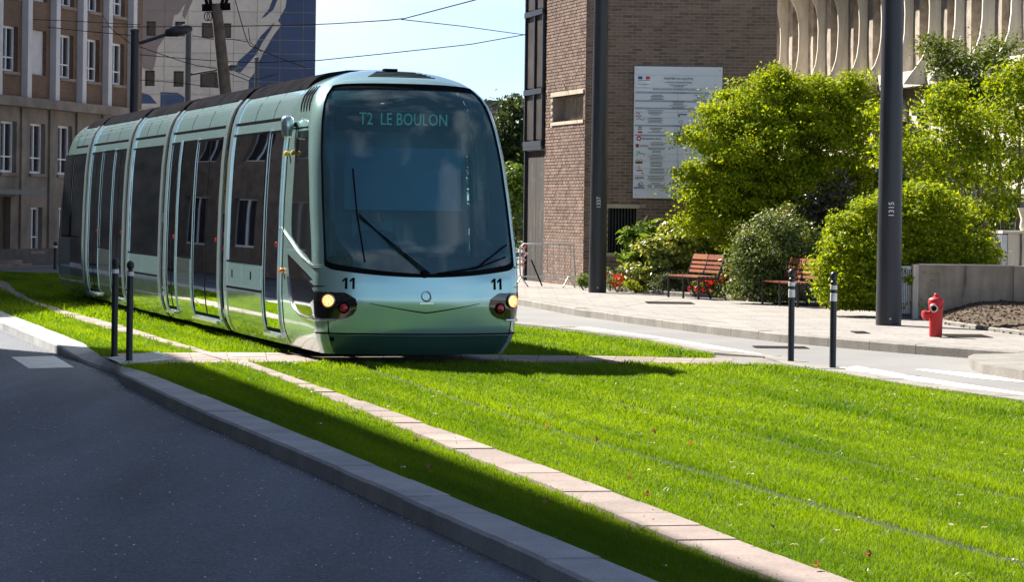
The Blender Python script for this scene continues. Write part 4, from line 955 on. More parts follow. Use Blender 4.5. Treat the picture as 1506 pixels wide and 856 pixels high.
# ------------------------------------------------------------ buildings
def facade(mb, O, U, N, ulen, z0, z1, openings, depth):
    """wall sheet with recessed openings (u0,u1,z0,z1): front face and reveals"""
    us = sorted({0.0, ulen} | {v for o in openings for v in o[:2] if 0 <= v <= ulen}); zs = sorted({z0, z1} | {v for o in openings for v in o[2:4] if z0 <= v <= z1})
    P = lambda u, z, n=0.0: (O.x + U.x * u + N.x * n, O.y + U.y * u + N.y * n, z)
    for a, b in zip(us, us[1:]):
        for c, d in zip(zs, zs[1:]):
            if not any(o[0] < (a + b) / 2 < o[1] and o[2] < (c + d) / 2 < o[3] for o in openings): mb.add([P(a, c), P(b, c), P(b, d), P(a, d)], [(0, 1, 2, 3)])
    for a, b, c, d in [o[:4] for o in openings]:
        q = [(a, c), (b, c), (b, d), (a, d)]
        for (u0, w0), (u1, w1) in zip(q, q[1:] + q[:1]): mb.add([P(u0, w0), P(u1, w1), P(u1, w1, -depth), P(u0, w0, -depth)], [(0, 1, 2, 3)])
    return mb
def obox(mb, O, U, N, u0, u1, z0, z1, n0, n1):
    """box in a facade's own axes"""
    m = Matrix((Vector((U.x, U.y, 0)), Vector((N.x, N.y, 0)), Vector((0, 0, 1)))).transposed().to_4x4(); m.translation = Vector((O.x, O.y, 0)) + Vector((U.x, U.y, 0)) * (u0 + u1) / 2 + Vector((N.x, N.y, 0)) * (n0 + n1) / 2 + Vector((0, 0, (z0 + z1) / 2))
    return mb.box(None, (u1 - u0, n1 - n0, z1 - z0), M4=m)
def uv_box(o, sx=1.0):
    me = o.data; uv = me.uv_layers.new(name="UVMap")
    for p in me.polygons:
        n = p.normal
        for li in p.loop_indices:
            v = me.vertices[me.loops[li].vertex_index].co
            t = Vector((-n.y, n.x, 0)); t = t.normalized() if t.length > .1 else Vector((1, 0, 0))
            uv.data[li].uv = ((v.dot(t)), v.z if abs(n.z) < .7 else v.dot(Vector((-t.y, t.x, 0))))

# --- brown brick building
brick_b = empty("brick_building", (0, 0, 0)); tag(brick_b, "brown brick building with a sunlit narrow side and a notice board", "building")
cor = gp(857, 421, 0.1); cor = Vector((cor.x, 61.3, 0))
N_s = Vector((-.965, -.262, 0)).normalized(); U_s = Vector((-N_s.y, N_s.x, 0)); U_s = U_s if U_s.y > 0 else -U_s      # sunny side runs back from the corner
farX = (800.5 - 753) / 4000 * 63.5
ls = 3.3
U_d = Vector((1, 0, 0)); N_d = Vector((0, -1, 0)); ld = 4.30
WALLH = 9.2
def zy(py, Y, px=860): return pd(px, py, Y).z
# openings: sunny side slot window, dark side blind window
s_open = [(.15, ls - .6, zy(178, 62.8, 830), zy(140, 62.8, 830))]
d_open = [((893 - 857) / 4000 * 61.3, (935 - 857) / 4000 * 61.3, zy(372, 61.3, 910), zy(306, 61.3, 910))]
mb = MB(); facade(mb, cor + N_s * -.012, U_s, N_s, ls, .05, WALLH, s_open, .35); facade(mb, cor + N_d * -.012, U_d, N_d, ld, .05, WALLH, d_open, .35)
E = cor + U_s * ls; mb.prism([(cor.x + .45, cor.y + .42), (cor.x + ld, cor.y + .42), (cor.x + ld, cor.y + 12), (E.x + .5, E.y + 12), (E.x + .5, E.y + .2)], .05, WALLH - .02)
mb.add([(cor.x + ld, cor.y, .05), (cor.x + ld, cor.y + 12, .05), (cor.x + ld, cor.y + 12, WALLH), (cor.x + ld, cor.y, WALLH)], [(0, 1, 2, 3)])
wall = mb.build("wall", M['mortar'], brick_b)
bh, bl, jt = .0625, .22, .0125; bricks = []
for (O, U, N, L, ops, vis) in ((cor, U_s, N_s, ls, s_open, 1), (cor, U_d, N_d, ld, d_open, 0)):
    k = 0; z = .10
    while z < WALLH - .1:
        u = 0.0; first = True
        while u < L - .03:
            w = min((bl if not (first and k % 2) else bl / 2 - jt / 2), L - u); first = False
            a, b, c, d = u, u + w, z, z + bh; u += w + jt
            hit = False
            for o in ops:
                if a < o[1] - .01 and b > o[0] + .01 and c < o[3] + (.1 if 1 else 0) and d > o[2] - .08:
                    if b > o[0] + .03 and a < o[0] and c < o[3] and d > o[2]:
                        b = o[0]
                        if b - a < .03: hit = True
                    elif a < o[1] - .03 and b > o[1] and c < o[3] and d > o[2]:
                        a = o[1]
                        if b - a < .03: hit = True
                    else: hit = True
            if not hit: bricks.append((O, U, N, a, b, c, d))
        z += bh + jt; k += 1
# the 300 that show best (low on both faces, clear of the board, the tree and the pole) are single parts
def brick_score(bk):
    O, U, N, a, b, c, d = bk; s = 0
    px = 857 + (a * U.x / 61.3 * 4000)
    if 864 < px < 892 or px > 925: s += 50
    if c > 3.4: s += 30
    if b - a < .15: s += 40
    return s + c * .1 + (0 if U is U_d else 3)
bricks.sort(key=brick_score)
proto = {}
rest = MB()
def brick_box(mb, w, h, M4):
    j = random.uniform(-.004, .005)
    x, z = w / 2, h / 2; y0, y1 = -.015, .012 + j; ch = .004
    vs = [M4 @ Vector(v) for v in ((-x, y0, -z), (x, y0, -z), (x, y0, z), (-x, y0, z), (-x + ch, y1, -z + ch), (x - ch, y1, -z + ch), (x - ch, y1, z - ch), (-x + ch, y1, z - ch))]
    mb.add(vs, [(4, 7, 6, 5), (0, 4, 5, 1), (1, 5, 6, 2), (2, 6, 7, 3), (3, 7, 4, 0)])
for i, bk in enumerate(bricks):
    O, U, N, a, b, c, d = bk
    m4 = Matrix((U, N, Vector((0, 0, 1)))).transposed().to_4x4(); m4.translation = O + U * (a + b) / 2 + Vector((0, 0, (c + d) / 2)) + N * -.012
    if i < 300:
        key = round(b - a, 2)
        if key not in proto: q = MB(); brick_box(q, b - a, d - c, Matrix()); proto[key] = q.mesh("brick", M['brick'], None, True)
        o = bpy.data.objects.new("brick", proto[key]); C.objects.link(o); o.parent = brick_b; o.matrix_local = m4
    else: brick_box(rest, b - a, d - c, m4)
rb = rest.build("brickwork", M['brick'], brick_b, None, False); rb['kind'] = 'stuff'
bm = bmesh.new(); bm.from_mesh(rb.data); bmesh.ops.recalc_face_normals(bm, faces=bm.faces); bm.to_mesh(rb.data); bm.free()
# slot window on the sunny side: pale lintel, recessed boarding
a, b, c, d = s_open[0]
obox(MB(), cor, U_s, N_s, a - .05, b + .05, d, d + .085, -.2, .03).build("lintel", M['lintel'], brick_b); obox(MB(), cor, U_s, N_s, a - .05, b + .05, c - .075, c, -.2, .025).build("sill", M['lintel'], brick_b)
w = obox(MB(), cor, U_s, N_s, a, b, c, d, -.36, -.33).build("window", M['door_wood'], brick_b)
for q in range(5): obox(MB(), cor, U_s, N_s, a + .02 + (b - a) * q / 5, a + (b - a) * (q + 1) / 5, c + .02, d - .02, -.33, -.30 + .01 * (q % 2)).build("board", M['lintel'] if q == 1 else M['stained'], w)
a, b, c, d = d_open[0]
obox(MB(), cor, U_d, N_d, a - .06, b + .06, d, d + .085, -.2, .03).build("lintel", M['lintel'], brick_b); obox(MB(), cor, U_d, N_d, a - .06, b + .06, c - .07, c, -.2, .02).build("sill", M['lintel'], brick_b)
w = obox(MB(), cor, U_d, N_d, a, b, c, d, -.36, -.33).build("window", M['rubber'], brick_b)
for q in range(9): obox(MB(), cor, U_d, N_d, a + .03 + (b - a - .06) * q / 8.5, a + .06 + (b - a - .06) * q / 8.5, c, d, -.30, -.27).build("bar", M['dark_metal'], w)
# glazed bay beside the brick
bay = empty("glazed_bay"); bay.parent = brick_b
xl = (773.5 - 753 - 1) / 4000 * 66.2; Ob = Vector((E.x - .01, E.y + .05, 0)); Pb = Vector((xl, 66.3, 0)); U_b = (Pb - Ob); lb = U_b.length; U_b.normalize(); N_b = Vector((U_b.y, -U_b.x, 0)); N_b = N_b if N_b.y < 0 else -N_b
zb = zy(217, 65.2, 790)
bmid = lb * .47
MB().prism([(Ob.x, Ob.y), (Pb.x, Pb.y), (Pb.x + .1, Pb.y + 6), (Ob.x + 2, Ob.y + 6)], zb, WALLH).build("bay_core", M['dark_metal'], brick_b, recalc=True)
zl = [zb + .1, zy(134, 65.2, 790), zy(18, 65.2, 790), WALLH]
for k in range(3):
    for (u0, u1) in ((.05, bmid - .03), (bmid + .03, lb - .06)):
        obox(MB(), Ob, U_b, N_b, u0, u1, zl[k] + .10, zl[k + 1] - .06, .0, .02).build("pane", M['bay_panel'], bay)
    obox(MB(), Ob, U_b, N_b, 0, lb, zl[k] - .07, zl[k] + .06, .0, .09).build("transom", M['dark_metal'], bay)
for u in (0.0, bmid - .035, lb - .07): obox(MB(), Ob, U_b, N_b, u, u + .07, zb, WALLH, .002, .07).build("mullion", M['dark_metal'], bay)
obox(MB(), Ob, U_b, N_b, -.02, lb + .01, zb - .05, zb + .03, -.05, .08).build("bay_sill", M['dark_metal'], brick_b)
for (u0, u1) in ((0, bmid - .01), (bmid + .01, lb - .08)): obox(MB(), Ob, U_b, N_b, u0, u1, .08, zb - .06, -.3, -.02).build("concrete_panel", M['burnt'], brick_b)
obox(MB(), Ob, U_b, N_b, lb - .07, lb - .01, .08, zb - .06, -.1, .05).build("corner_post", M['dark_metal'], brick_b)
# notice board on the dark face
sp = pd(997, 195, 61.2); sw = (1061.5 - 932) / 4000 * 61.2; zt_, zb_ = pd(997, 97.6, 61.2).z, pd(997, 292, 61.2).z
x0 = pd(932, 195, 61.2).x; SY = 61.2
board = empty("notice_board", (x0 + sw / 2, SY + .04, zb_)); tag(board, "large white construction notice board with logos on the brick wall", "sign")
Hh = zt_ - zb_
MB().box((0, 0, Hh / 2), (sw, .04, Hh)).build("board_panel", M['sign'], board)
rl = M['sign_band']; F = -.0235
def strip(u0, u1, v0, v1, mat, nm="printed_line", o=0): 
    return MB().box((-sw / 2 + sw * (u0 + u1) / 2, F - .001 * o, Hh - Hh * (v0 + v1) / 2), (sw * (u1 - u0), .003, Hh * (v1 - v0))).build(nm, mat, board)
for v in (.064, .162, .386, .61, .665, .717, .77, .825, .935, .345): strip(.012, .988, v, v + .0018, M['ink'] if 0 else rl)
for v in (.192, .256, .312, .443, .517): strip(.012, .988, v, v + .013, rl)
for (v0, v1) in ((.207, .256), (.328, .43), (.46, .51), (.58, .93)): strip(.497, .5, v0, v1, rl)
def wr(body, u, v, size, mat=M['ink'], sx=.8, al='CENTER'):
    put_text("lettering", body, size, mat, frame_mat((-sw / 2 + sw * u, F - .002, Hh - Hh * v), (1, 0, 0), (0, 0, 1)), board, al, .001, sx)
strip(.02, .19, .072, .155, simple("emblem_white", (.8, .82, .85), .5), "emblem_panel"); strip(.04, .092, .077, .098, M['ink_blue'], "emblem_blue", 1); strip(.13, .175, .077, .098, M['ink_red'], "emblem_red", 1); strip(.04, .175, .1035, .108, M['ink_blue'], "emblem_line", 1); strip(.03, .18, .136, .139, M['ink'], "emblem_line", 1)
wr("MINISTÈRE DE LA JUSTICE", .5, .091, .072); wr("LE TRIBUNAL DE GRANDE INSTANCE", .5, .12, .045); wr("Extension du palais de justice", .5, .138, .042); wr("VALENCIENNES", .5, .15, .042); wr("RESTRUCTURATION ET EXTENSION DU PALAIS DE JUSTICE", .49, .174, .055, sx=.75)
for v, t in ((.198, "MAITRE D'OUVRAGE"), (.262, "MAITRISE D'OEUVRE"), (.318, "BUREAUX D'ETUDES"), (.449, "COORDINATION"), (.523, "ENTREPRISES")): wr(t, .5, v, .04)
random.seed(3)
def lines(u, v, n, wmax=.2):
    for k in range(n): wdt = wmax * random.uniform(.45, 1); strip(u - wdt / 2, u + wdt / 2, v + k * .0108, v + k * .0108 + .0036, M['ink'], "printed_line")
for u, v, n in ((.26, .215, 4), (.76, .215, 4), (.5, .272, 4), (.24, .333, 4), (.24, .392, 4), (.72, .345, 3), (.25, .465, 4), (.55, .54, 5), (.27, .575, 3), (.26, .617, 4), (.26, .672, 4), (.26, .722, 4), (.27, .776, 4), (.26, .832, 4), (.26, .885, 4)): lines(u, v, n)
wr("FIX", .05, .36, .085, M['ink_red']); strip(.02, .085, .375, .38, M['ink'])
wr("SPIE" if False else "spie", .07, .842, .12, M['ink'], 1.1); MB().lathe([(.02, 0), (.02, .003)], n=10, M4=frame_mat((-sw / 2 + sw * .105, F - .003, Hh * (1 - .812)), (1, 0, 0), (0, 0, 1))).build("logo_dot", M['ink_red'], board)
def disc(u, v, r, mat, hole=None):
    m4 = frame_mat((-sw / 2 + sw * u, F - .002, Hh * (1 - v)), (1, 0, 0), (0, 0, 1)); MB().lathe([(r, 0), (r, .003)], n=16, M4=m4).build("logo_disc", mat, board)
    if hole: m4.translation += Vector((0, -.002, 0)); MB().lathe([(r * hole, 0), (r * hole, .003)], n=16, M4=m4).build("logo_hole", M['sign'], board)
disc(.06, .548, .055, M['ink_red'], .45); wr("demathieu bard", .095, .548, .085, M['ink'], .8, 'LEFT')
strip(.025, .06, .59, .615, simple("logo_maroon", (.2, .01, .03), .5), "logo_square"); wr("COFRINO", .07, .603, .055, simple("logo_maroon_text", (.3, .02, .05), .5), .8, 'LEFT')
MB().tube([Vector((-sw / 2 + sw * u, F - .003, Hh * (1 - v))) for u, v in ((.03, .405), (.06, .395), (.1, .41), (.125, .398))], .006, 5).build("logo_stroke", M['ink'], board)
disc(.07, .47, .04, M['ink'], .55); strip(.045, .10, .493, .506, M['ink_red'], "logo_base")
strip(.03, .075, .645, .655, M['ink_green'], "logo_green"); MB().tube([Vector((-sw / 2 + sw * u, F - .003, Hh * (1 - v))) for u, v in ((.03, .678), (.07, .66), (.12, .662), (.125, .68))], .008, 5).build("logo_stroke", M['ink_green'], board)
for q in (0, 1):
    disc(.045 + .04 * q, .715, .035, M['ink_yellow'], .6)
    disc(.045 + .04 * q, .717, .022, M['ink'], .5)
strip(.025, .105, .722, .738, M['ink'], "logo_base"); wr("C", .07, .768, .09, M['ink']); strip(.04, .105, .785, .795, M['ink_red'], "logo_base")
disc(.085, .895, .05, M['ink_red'], .7); disc(.075, .90, .04, M['ink_blue'], .65); wr("lais", .115, .905, .06, M['ink_blue']); strip(.01, .13, .917, .926, M['ink_blue'], "logo_base")
strip(.52, .60, .357, .367, M['ink_blue'], "logo_base"); disc(.535, .418, .04, M['ink_blue'], .7); strip(.525, .585, .458, .497, M['ink_blue'], "logo_frame"); strip(.532, .578, .463, .492, M['sign'], "logo_field", 1)
MB().tube([Vector((-sw / 2 + sw * u, F - .004, Hh * (1 - v))) for u, v in ((.54, .487), (.552, .478), (.572, .466))], .007, 5).build("logo_stroke", M['ink_blue'], board)
for u in (.03, .97):
    for v in (.025, .975): disc(u, v, .012, M['galv'])

# --- precast concrete office with curved fins
off_b = empty("concrete_office"); tag(off_b, "pale concrete office building with curved upright fins above the trees", "building")
P0 = pd(1132, 60, 79); P1 = pd(1500, 60, 60.0); P0.z = P1.z = 0; U_o = (P1 - P0); lo_ = U_o.length; U_o.normalize(); N_o = Vector((-abs(U_o.y), -abs(U_o.x), 0)).normalized()
N_o = Vector((U_o.y, -U_o.x, 0)); N_o = N_o if N_o.x < 0 else -N_o
obox(MB(), P0, U_o, N_o, -4, lo_ + 6, 0.08, 5.35, -3, -.02).build("podium_wall", M['pale_concrete'], off_b)
obox(MB(), P0, U_o, N_o, -4, lo_ + 6, 5.35, 10, -3, -.25).build("wall", M['stained'], off_b)
prof = [(4.95, .84), (5.15, .70), (5.35, .54), (5.6, .37), (5.9, .265), (6.3, .215), (6.8, .205), (7.2, .23), (7.45, .29), (7.7, .42), (7.95, .65), (8.4, .95)]
def fin_mesh():
    mb = MB(); w = .17; rows = []
    for z, n in prof: rows.append([(w, -.25, z), (w, n - .22, z), (.02, n, z), (-w * .7, n - .03, z), (-w, n - .1, z), (-w, -.25, z)])
    vs = [Vector(p) for r in rows for p in r]; fs = []
    for i in range(len(rows) - 1):
        for k in range(6): fs.append((i * 6 + k, i * 6 + (k + 1) % 6, (i + 1) * 6 + (k + 1) % 6, (i + 1) * 6 + k))
    fs += [tuple(range(6)), tuple((len(rows) - 1) * 6 + k for k in reversed(range(6)))]
    mb.add(vs, fs); return mb.mesh("fin", M['pale_concrete'], 40, True)
fm = fin_mesh(); nb = 11; pit = lo_ / nb
axes = Matrix((U_o, N_o, Vector((0, 0, 1)))).transposed().to_4x4()
for k in range(-2, nb + 4):
    o = bpy.data.objects.new("fin", fm); C.objects.link(o); o.parent = off_b; m = axes.copy(); m.translation = P0 + U_o * (k * pit); o.matrix_local = m
    u0, u1 = k * pit + .18, (k + 1) * pit - .18
    obox(MB(), P0, U_o, N_o, u0, u0 + (u1 - u0) * .30, 5.3, 8.3, -.25, -.02 + .06 * (k % 2)).build("infill_panel", M['stained'], off_b)
    w_ = obox(MB(), P0, U_o, N_o, u0 + (u1 - u0) * .31, u1 - .03, 5.3, 8.3, -.25, -.2).build("window", M['dark_metal'], off_b); obox(MB(), P0, U_o, N_o, u0 + (u1 - u0) * .36, u1 - .08, 5.38, 8.2, -.2, -.19).build("pane", M['dark_pane'], w_)
    # arched niche in the podium
    mb = MB(); arc = [(math.cos(R(a)) * .42, math.sin(R(a)) * .42) for a in range(0, 181, 15)]; um = (u0 + u1) / 2
    vs = [P0 + U_o * (um + x) + N_o * .0 + Vector((0, 0, 4.25 + y)) for x, y in [(.42, -.55)] + arc + [(-.42, -.55)]]
    mb.add([v + N_o * -.004 for v in vs], [tuple(range(len(vs)))])
    for sgn, (r0, r1) in ((0, (.42, .56)),):
        ring = [(P0 + U_o * (um + math.cos(R(a)) * r) + Vector((0, 0, 4.25 + math.sin(R(a)) * r)) + N_o * n) for a in range(0, 181, 15) for r, n in ((.42, 0), (.42, .16), (.6, .16), (.6, 0))]
        rr = MB(); n4 = 13
        rr.add(ring, [(i * 4 + k, i * 4 + (k + 1) % 4, (i + 1) * 4 + (k + 1) % 4, (i + 1) * 4 + k) for i in range(n4 - 1) for k in range(4)]); rr.build("arch", M['pale_concrete'], off_b, None, True)
    mb.build("niche", M['stained'], off_b)
    obox(MB(), P0, U_o, N_o, u0 - .18, u1 + .18, 4.93, 5.32, -.02, .35).build("ledge", M['pale_concrete'], off_b)
obox(MB(), P0, U_o, N_o, -4, lo_ + 6, 8.42, 9.2, -.25, .98).build("floor_slab", M['pale_concrete'], off_b)
obox(MB(), P0, U_o, N_o, -4, lo_ + 6, 3.35, 3.5, -.02, .12).build("string_course", M['pale_concrete'], off_b)

# --- brick apartment house, far left
apt = empty("brick_apartment_house"); tag(apt, "old brick apartment house with white pilasters above a stone base", "building")
A0 = Vector(((36 - 753 - 4) / 4000 * 80, 80, 0)); A1 = Vector(((190 - 753 - 3) / 4000 * 87.8, 87.8, 0)); U_a = (A1 - A0); bay_l = U_a.length / 4; U_a.normalize(); N_a = Vector((U_a.y, -U_a.x, 0)); N_a = N_a if N_a.x > 0 else -N_a
Oa = A0 - U_a * bay_l * 4; La = bay_l * 8.55
zl_ = pd(36, 152, 80).z                                   # ledge height
fl = 2.19
wins_hi, wins_lo = [], []
for k in range(8):
    u = k * bay_l
    for f in range(3):
        zz = zl_ + .95 + f * fl
        blank = (k == 4)
        wins_hi.append((u + .58, u + bay_l - .42, zz - .05, zz + 1.28, blank))
    wins_lo.append((u + .52, u + bay_l - .42, zl_ - 2.05, zl_ - .55, False))
    wins_lo.append((u + .62, u + bay_l - .55, zl_ - 4.35, zl_ - 3.05, False))
door_u = 2 * bay_l
wins_lo = [w for w in wins_lo if not (abs((w[0] + w[1]) / 2 - door_u - bay_l * .9) < bay_l * .7 and w[2] < zl_ - 3) and not (w[2] < zl_ - 3 and w[0] < 4 * bay_l and w[0] > 2.2 * bay_l)]
wd = (2.55 * bay_l, 3.62 * bay_l, .05, zl_ - 2.75)
o = facade(MB(), Oa, U_a, N_a, La, zl_, zl_ + 8.5, [w[:4] for w in wins_hi], .22).build("brick_wall", M['far_brick'], apt); uv_box(o)
o = facade(MB(), Oa, U_a, N_a, La, -.1, zl_, [w[:4] for w in wins_lo] + [wd], .25).build("stone_wall", M['far_stone'], apt)
mb = MB(); Ea = Oa + U_a * La; b0 = Oa - N_a * .3; b1 = Ea - N_a * .3
mb.prism([(b0.x, b0.y), (b1.x, b1.y), (b1.x - N_a.x * 9, b1.y - N_a.y * 9), (b0.x - N_a.x * 9, b0.y - N_a.y * 9)], -.1, zl_ + 8.4); mb.build("core", M['far_stone'], apt, recalc=True)
e = facade(MB(), Ea, -N_a, U_a, 9, -.1, zl_ + 8.5, [], .1).build("end_wall", M['far_brick'], apt); uv_box(e)
obox(MB(), Oa, U_a, N_a, 0, La + .1, zl_ - .12, zl_ + .16, -.02, .42).build("ledge", M['far_stone'], apt)
obox(MB(), Oa, U_a, N_a, 0, La + .05, -.1, .48, -.02, .06).build("plinth", simple("plinth_stone", (.1, .095, .092), .9, 0, .25, 3), apt)
for k in range(9):
    obox(MB(), Oa, U_a, N_a, k * bay_l - .15, k * bay_l + .15, zl_ + .16, zl_ + 8.5, -.02, .2).build("pilaster", M['pilaster'], apt)
    if k < 8: obox(MB(), Oa, U_a, N_a, k * bay_l - .2, k * bay_l + .16, .48, zl_ - .12, -.02, .07).build("stone_pier", M['far_stone'], apt)
for i, w in enumerate(wins_hi + wins_lo):
    a, b, c, d, blank = w
    if not (2.4 * bay_l < a < 8.5 * bay_l) or c > zl_ + 5.6: 
        obox(MB(), Oa, U_a, N_a, a, b, c, d, -.24, -.2).build("window", M['dark_pane'], apt); continue
    if blank and c > zl_: obox(MB(), Oa, U_a, N_a, a, b, c, d, -.24, -.12).build("blind_panel", M['pilaster'], apt); continue
    fr = MB(); t = .07
    for q in ((a, a + t, c, d), (b - t, b, c, d), (a + t, b - t, c, c + t), (a + t, b - t, d - t, d), ((a + b) / 2 - .03, (a + b) / 2 + .03, c + t, d - t), (a + t, b - t, c + (d - c) * .3, c + (d - c) * .3 + .04)): obox(fr, Oa, U_a, N_a, *q, -.22, -.14)
    f_ = fr.build("window", M['frame_white'], apt); obox(MB(), Oa, U_a, N_a, a + .02, b - .02, c + .02, d - .02, -.235, -.19).build("pane", M['dark_pane'], f_)
    obox(MB(), Oa, U_a, N_a, a - .06, b + .06, c - .09, c, -.1, .07).build("sill", M['far_stone'], f_)
obox(MB(), Oa, U_a, N_a, wd[0] - .7, wd[1] + .35, wd[3] + .06, wd[3] + .2, -.02, .95).build("canopy", M['dark_metal'], apt)
dr = obox(MB(), Oa, U_a, N_a, wd[0], wd[1], .05, wd[3], -.24, -.17).build("door", M['door_wood'], apt); obox(MB(), Oa, U_a, N_a, (wd[0] + wd[1]) / 2 - .02, (wd[0] + wd[1]) / 2 + .02, .1, wd[3] - .1, -.17, -.15).build("door_gap", M['rubber'], dr)
for q in range(2): obox(MB(), Oa, U_a, N_a, wd[0] - .1, wd[1] + .1, -.1, .17 - .1 * q, .0, .35 + .3 * q).build("step", M['far_stone'], apt)
structure(sheet("far_pavement", [(Oa.x + N_a.x * 1.6, Oa.y), (Ea.x + N_a.x * 1.6, Ea.y), (Ea.x + 8, Ea.y + 20), (Ea.x - 10, Ea.y + 20), (Oa.x - 6, Oa.y)], M['paving'], -.02))

# --- tiled office with a painted end wall
mur = empty("tiled_office"); tag(mur, "tall cream tiled office with dark windows and a blue mural", "building")
MY = 120.0; mx0, mx1 = pd(150, 60, MY).x, pd(463.5, 60, MY).x; mz1 = 14.5
mwin = [(193 + 22, 229, 30.5, 52), (257, 272, 31, 53), (296.5, 340, 33, 55), (214, 228.5, 103, 126), (256, 271, 104, 127), (295, 339, 105, 128)]
ops = [(pd(a, 60, MY).x - mx0, pd(b, 60, MY).x - mx0, pd(a, d, MY).z, pd(a, c, MY).z) for a, b, c, d in mwin]
Om = Vector((mx0, MY, 0)); U_m = Vector((1, 0, 0)); N_m = Vector((0, -1, 0))
facade(MB(), Om, U_m, N_m, mx1 - mx0, 0, mz1, ops, .3).prism([(mx0, MY + .31), (mx1, MY + .31), (mx1 - 2.2, MY + 14), (mx0, MY + 14)], 0, mz1).build("wall", simple("tile_joint", (.3, .27, .24), .9), mur)
MB().add([(mx1, MY, 0), (mx1 - 2.2, MY + 14, 0), (mx1 - 2.2, MY + 14, mz1), (mx1, MY, mz1)], [(0, 1, 2, 3)]).build("side_wall", M['mural_blue'], mur)
for o_ in ops:
    w = obox(MB(), Om, U_m, N_m, o_[0], o_[1], o_[2], o_[3], -.3, -.26).build("window", M['dark_metal'], mur); n_ = 2 if o_[1] - o_[0] > .8 else 1
    for q in range(n_): obox(MB(), Om, U_m, N_m, o_[0] + .05 + (o_[1] - o_[0]) * q / n_, o_[0] - .03 + (o_[1] - o_[0]) * (q + 1) / n_, o_[2] + .05, o_[3] - .05, -.26, -.22).build("pane", M['dark_pane'], w)
def clip_poly(poly, x0, x1, z0, z1):
    def cut(P, f, inter):
        out = []
        for i in range(len(P)):
            a, b = P[i - 1], P[i]
            if f(b):
                if not f(a): out.append(inter(a, b))
                out.append(b)
            elif f(a): out.append(inter(a, b))
        return out
    ix = lambda v: (lambda a, b: (v, a[1] + (b[1] - a[1]) * (v - a[0]) / (b[0] - a[0]))); iz = lambda v: (lambda a, b: (a[0] + (b[0] - a[0]) * (v - a[1]) / (b[1] - a[1]), v))
    for f, t in ((lambda p: p[0] >= x0, ix(x0)), (lambda p: p[0] <= x1, ix(x1)), (lambda p: p[1] >= z0, iz(z0)), (lambda p: p[1] <= z1, iz(z1))):
        if poly: poly = cut(poly, f, t)
    return poly
mural_px = {'mural_blue': [[(470, -60), (470, 150), (365, 150), (366, 118), (376, 104), (380, 92), (388, 76), (402, 52), (414, 36), (409, 30), (420, 10), (430, -60)], [(345, 104), (350, 90), (372, 70), (384, 52), (404, 32), (398, 44), (386, 62), (378, 78), (366, 92), (354, 106)],
                           [(205, 134), (221, 140), (231, 152), (205, 152)], [(236, 135), (262, 136), (276, 146), (278, 158), (236, 158)], [(384, 27), (396, 12), (404, -10), (412, -10), (402, 14), (390, 24)]],
            'mural_taupe': [[(190, -60), (292, -60), (283, 2), (277, 14), (272, 28), (268, 22), (273, 4), (262, 20), (256, 22), (253, 40), (240, 58), (232, 70), (228, 94), (224, 104), (205, 98), (200, 130), (190, 130)]]}
tw, th = 34 / 4000 * MY, 20.5 / 4000 * MY
zr = pd(300, 57, MY).z
mural_mb = {(k, i): MB() for k in mural_px for i in range(len(mural_px[k]))}
tiles_mesh = {}
row = -8; ntile = 0
tx0 = pd(208, 60, MY).x
for row in range(-14, 8):
    for col in range(-2, 9):
        a, b = tx0 + col * tw + .012, tx0 + (col + 1) * tw - .012; c, d = zr + row * th + .012, zr + (row + 1) * th - .012
        a = max(a, mx0); b = min(b, mx1)
        if b - a < .05 or d > mz1 or c < 0: continue
        pcs = [(a, b, c, d)]
        for o_ in ops:
            oa, ob, oc, od = o_[0] + mx0, o_[1] + mx0, o_[2], o_[3]; new = []
            for (p, q, r_, s_) in pcs:
                if q <= oa or p >= ob or s_ <= oc or r_ >= od: new.append((p, q, r_, s_)); continue
                if p < oa - .02: new.append((p, oa, r_, s_))
                if q > ob + .02: new.append((ob, q, r_, s_))
                if r_ < oc - .02: new.append((max(p, oa), min(q, ob), r_, oc))
                if s_ > od + .02: new.append((max(p, oa), min(q, ob), od, s_))
            pcs = new
        for (p, q, r_, s_) in pcs:
            MB().box(((p + q) / 2, MY - .01, (r_ + s_) / 2), (q - p, .03, s_ - r_)).build("tile", M['tile_panel'], mur)
            for key, polys in mural_px.items():
                for pi, pl in enumerate(polys):
                    P = clip_poly([(pd(x, y, MY).x, pd(x, y, MY).z) for x, y in pl], p, q, r_, s_)
                    yy = MY - .0275 - .001 * pi - (.0 if key == 'mural_blue' else .006)
                    if len(P) > 2: mural_mb[(key, pi)].add([(x, yy, z) for x, z in P] , [tuple(range(len(P)))])
for key in mural_mb:
    o = mural_mb[key].build("mural", M[key[0]], mur); o['kind'] = 'stuff'

# --- row house on the left beyond the picture, whose shadow lies on the road
sh = empty("stone_house"); tag(sh, "plain stone terrace house along the left side of the road", "building")
H_s = 14.0; kx = H_s / math.tan(R(SUN_EL)); dS = Vector((math.sin(R(SUN_AZ)) * kx, -math.cos(R(SUN_AZ)) * kx, 0))
r0 = gp(323, 546) - dS; r1 = gp(1150, 852) - dS; ds_ = (r1 - r0).normalized(); fc = Vector((-4.9, 32.45, 0)) - dS
top0 = r0 - ds_ * max(0, (r0 - fc).dot(-ds_) * -1) 
far_c = r0 + ds_ * ((fc - r0).dot(ds_)); near_c = r0 + ds_ * 34
U_h = (near_c - far_c); Lh = U_h.length; U_h.normalize(); N_h = Vector((-U_h.y, U_h.x, 0)); N_h = N_h if N_h.x > 0 else -N_h
hw = [(1.2 + 2.9 * k, 2.3 + 2.9 * k, .9 + 3.3 * f, 2.7 + 3.3 * f) for k in range(int(Lh / 2.9)) for f in range(4)]
facade(MB(), far_c, U_h, N_h, Lh, -.15, H_s, hw, .2).build("wall", M['far_stone'], sh)
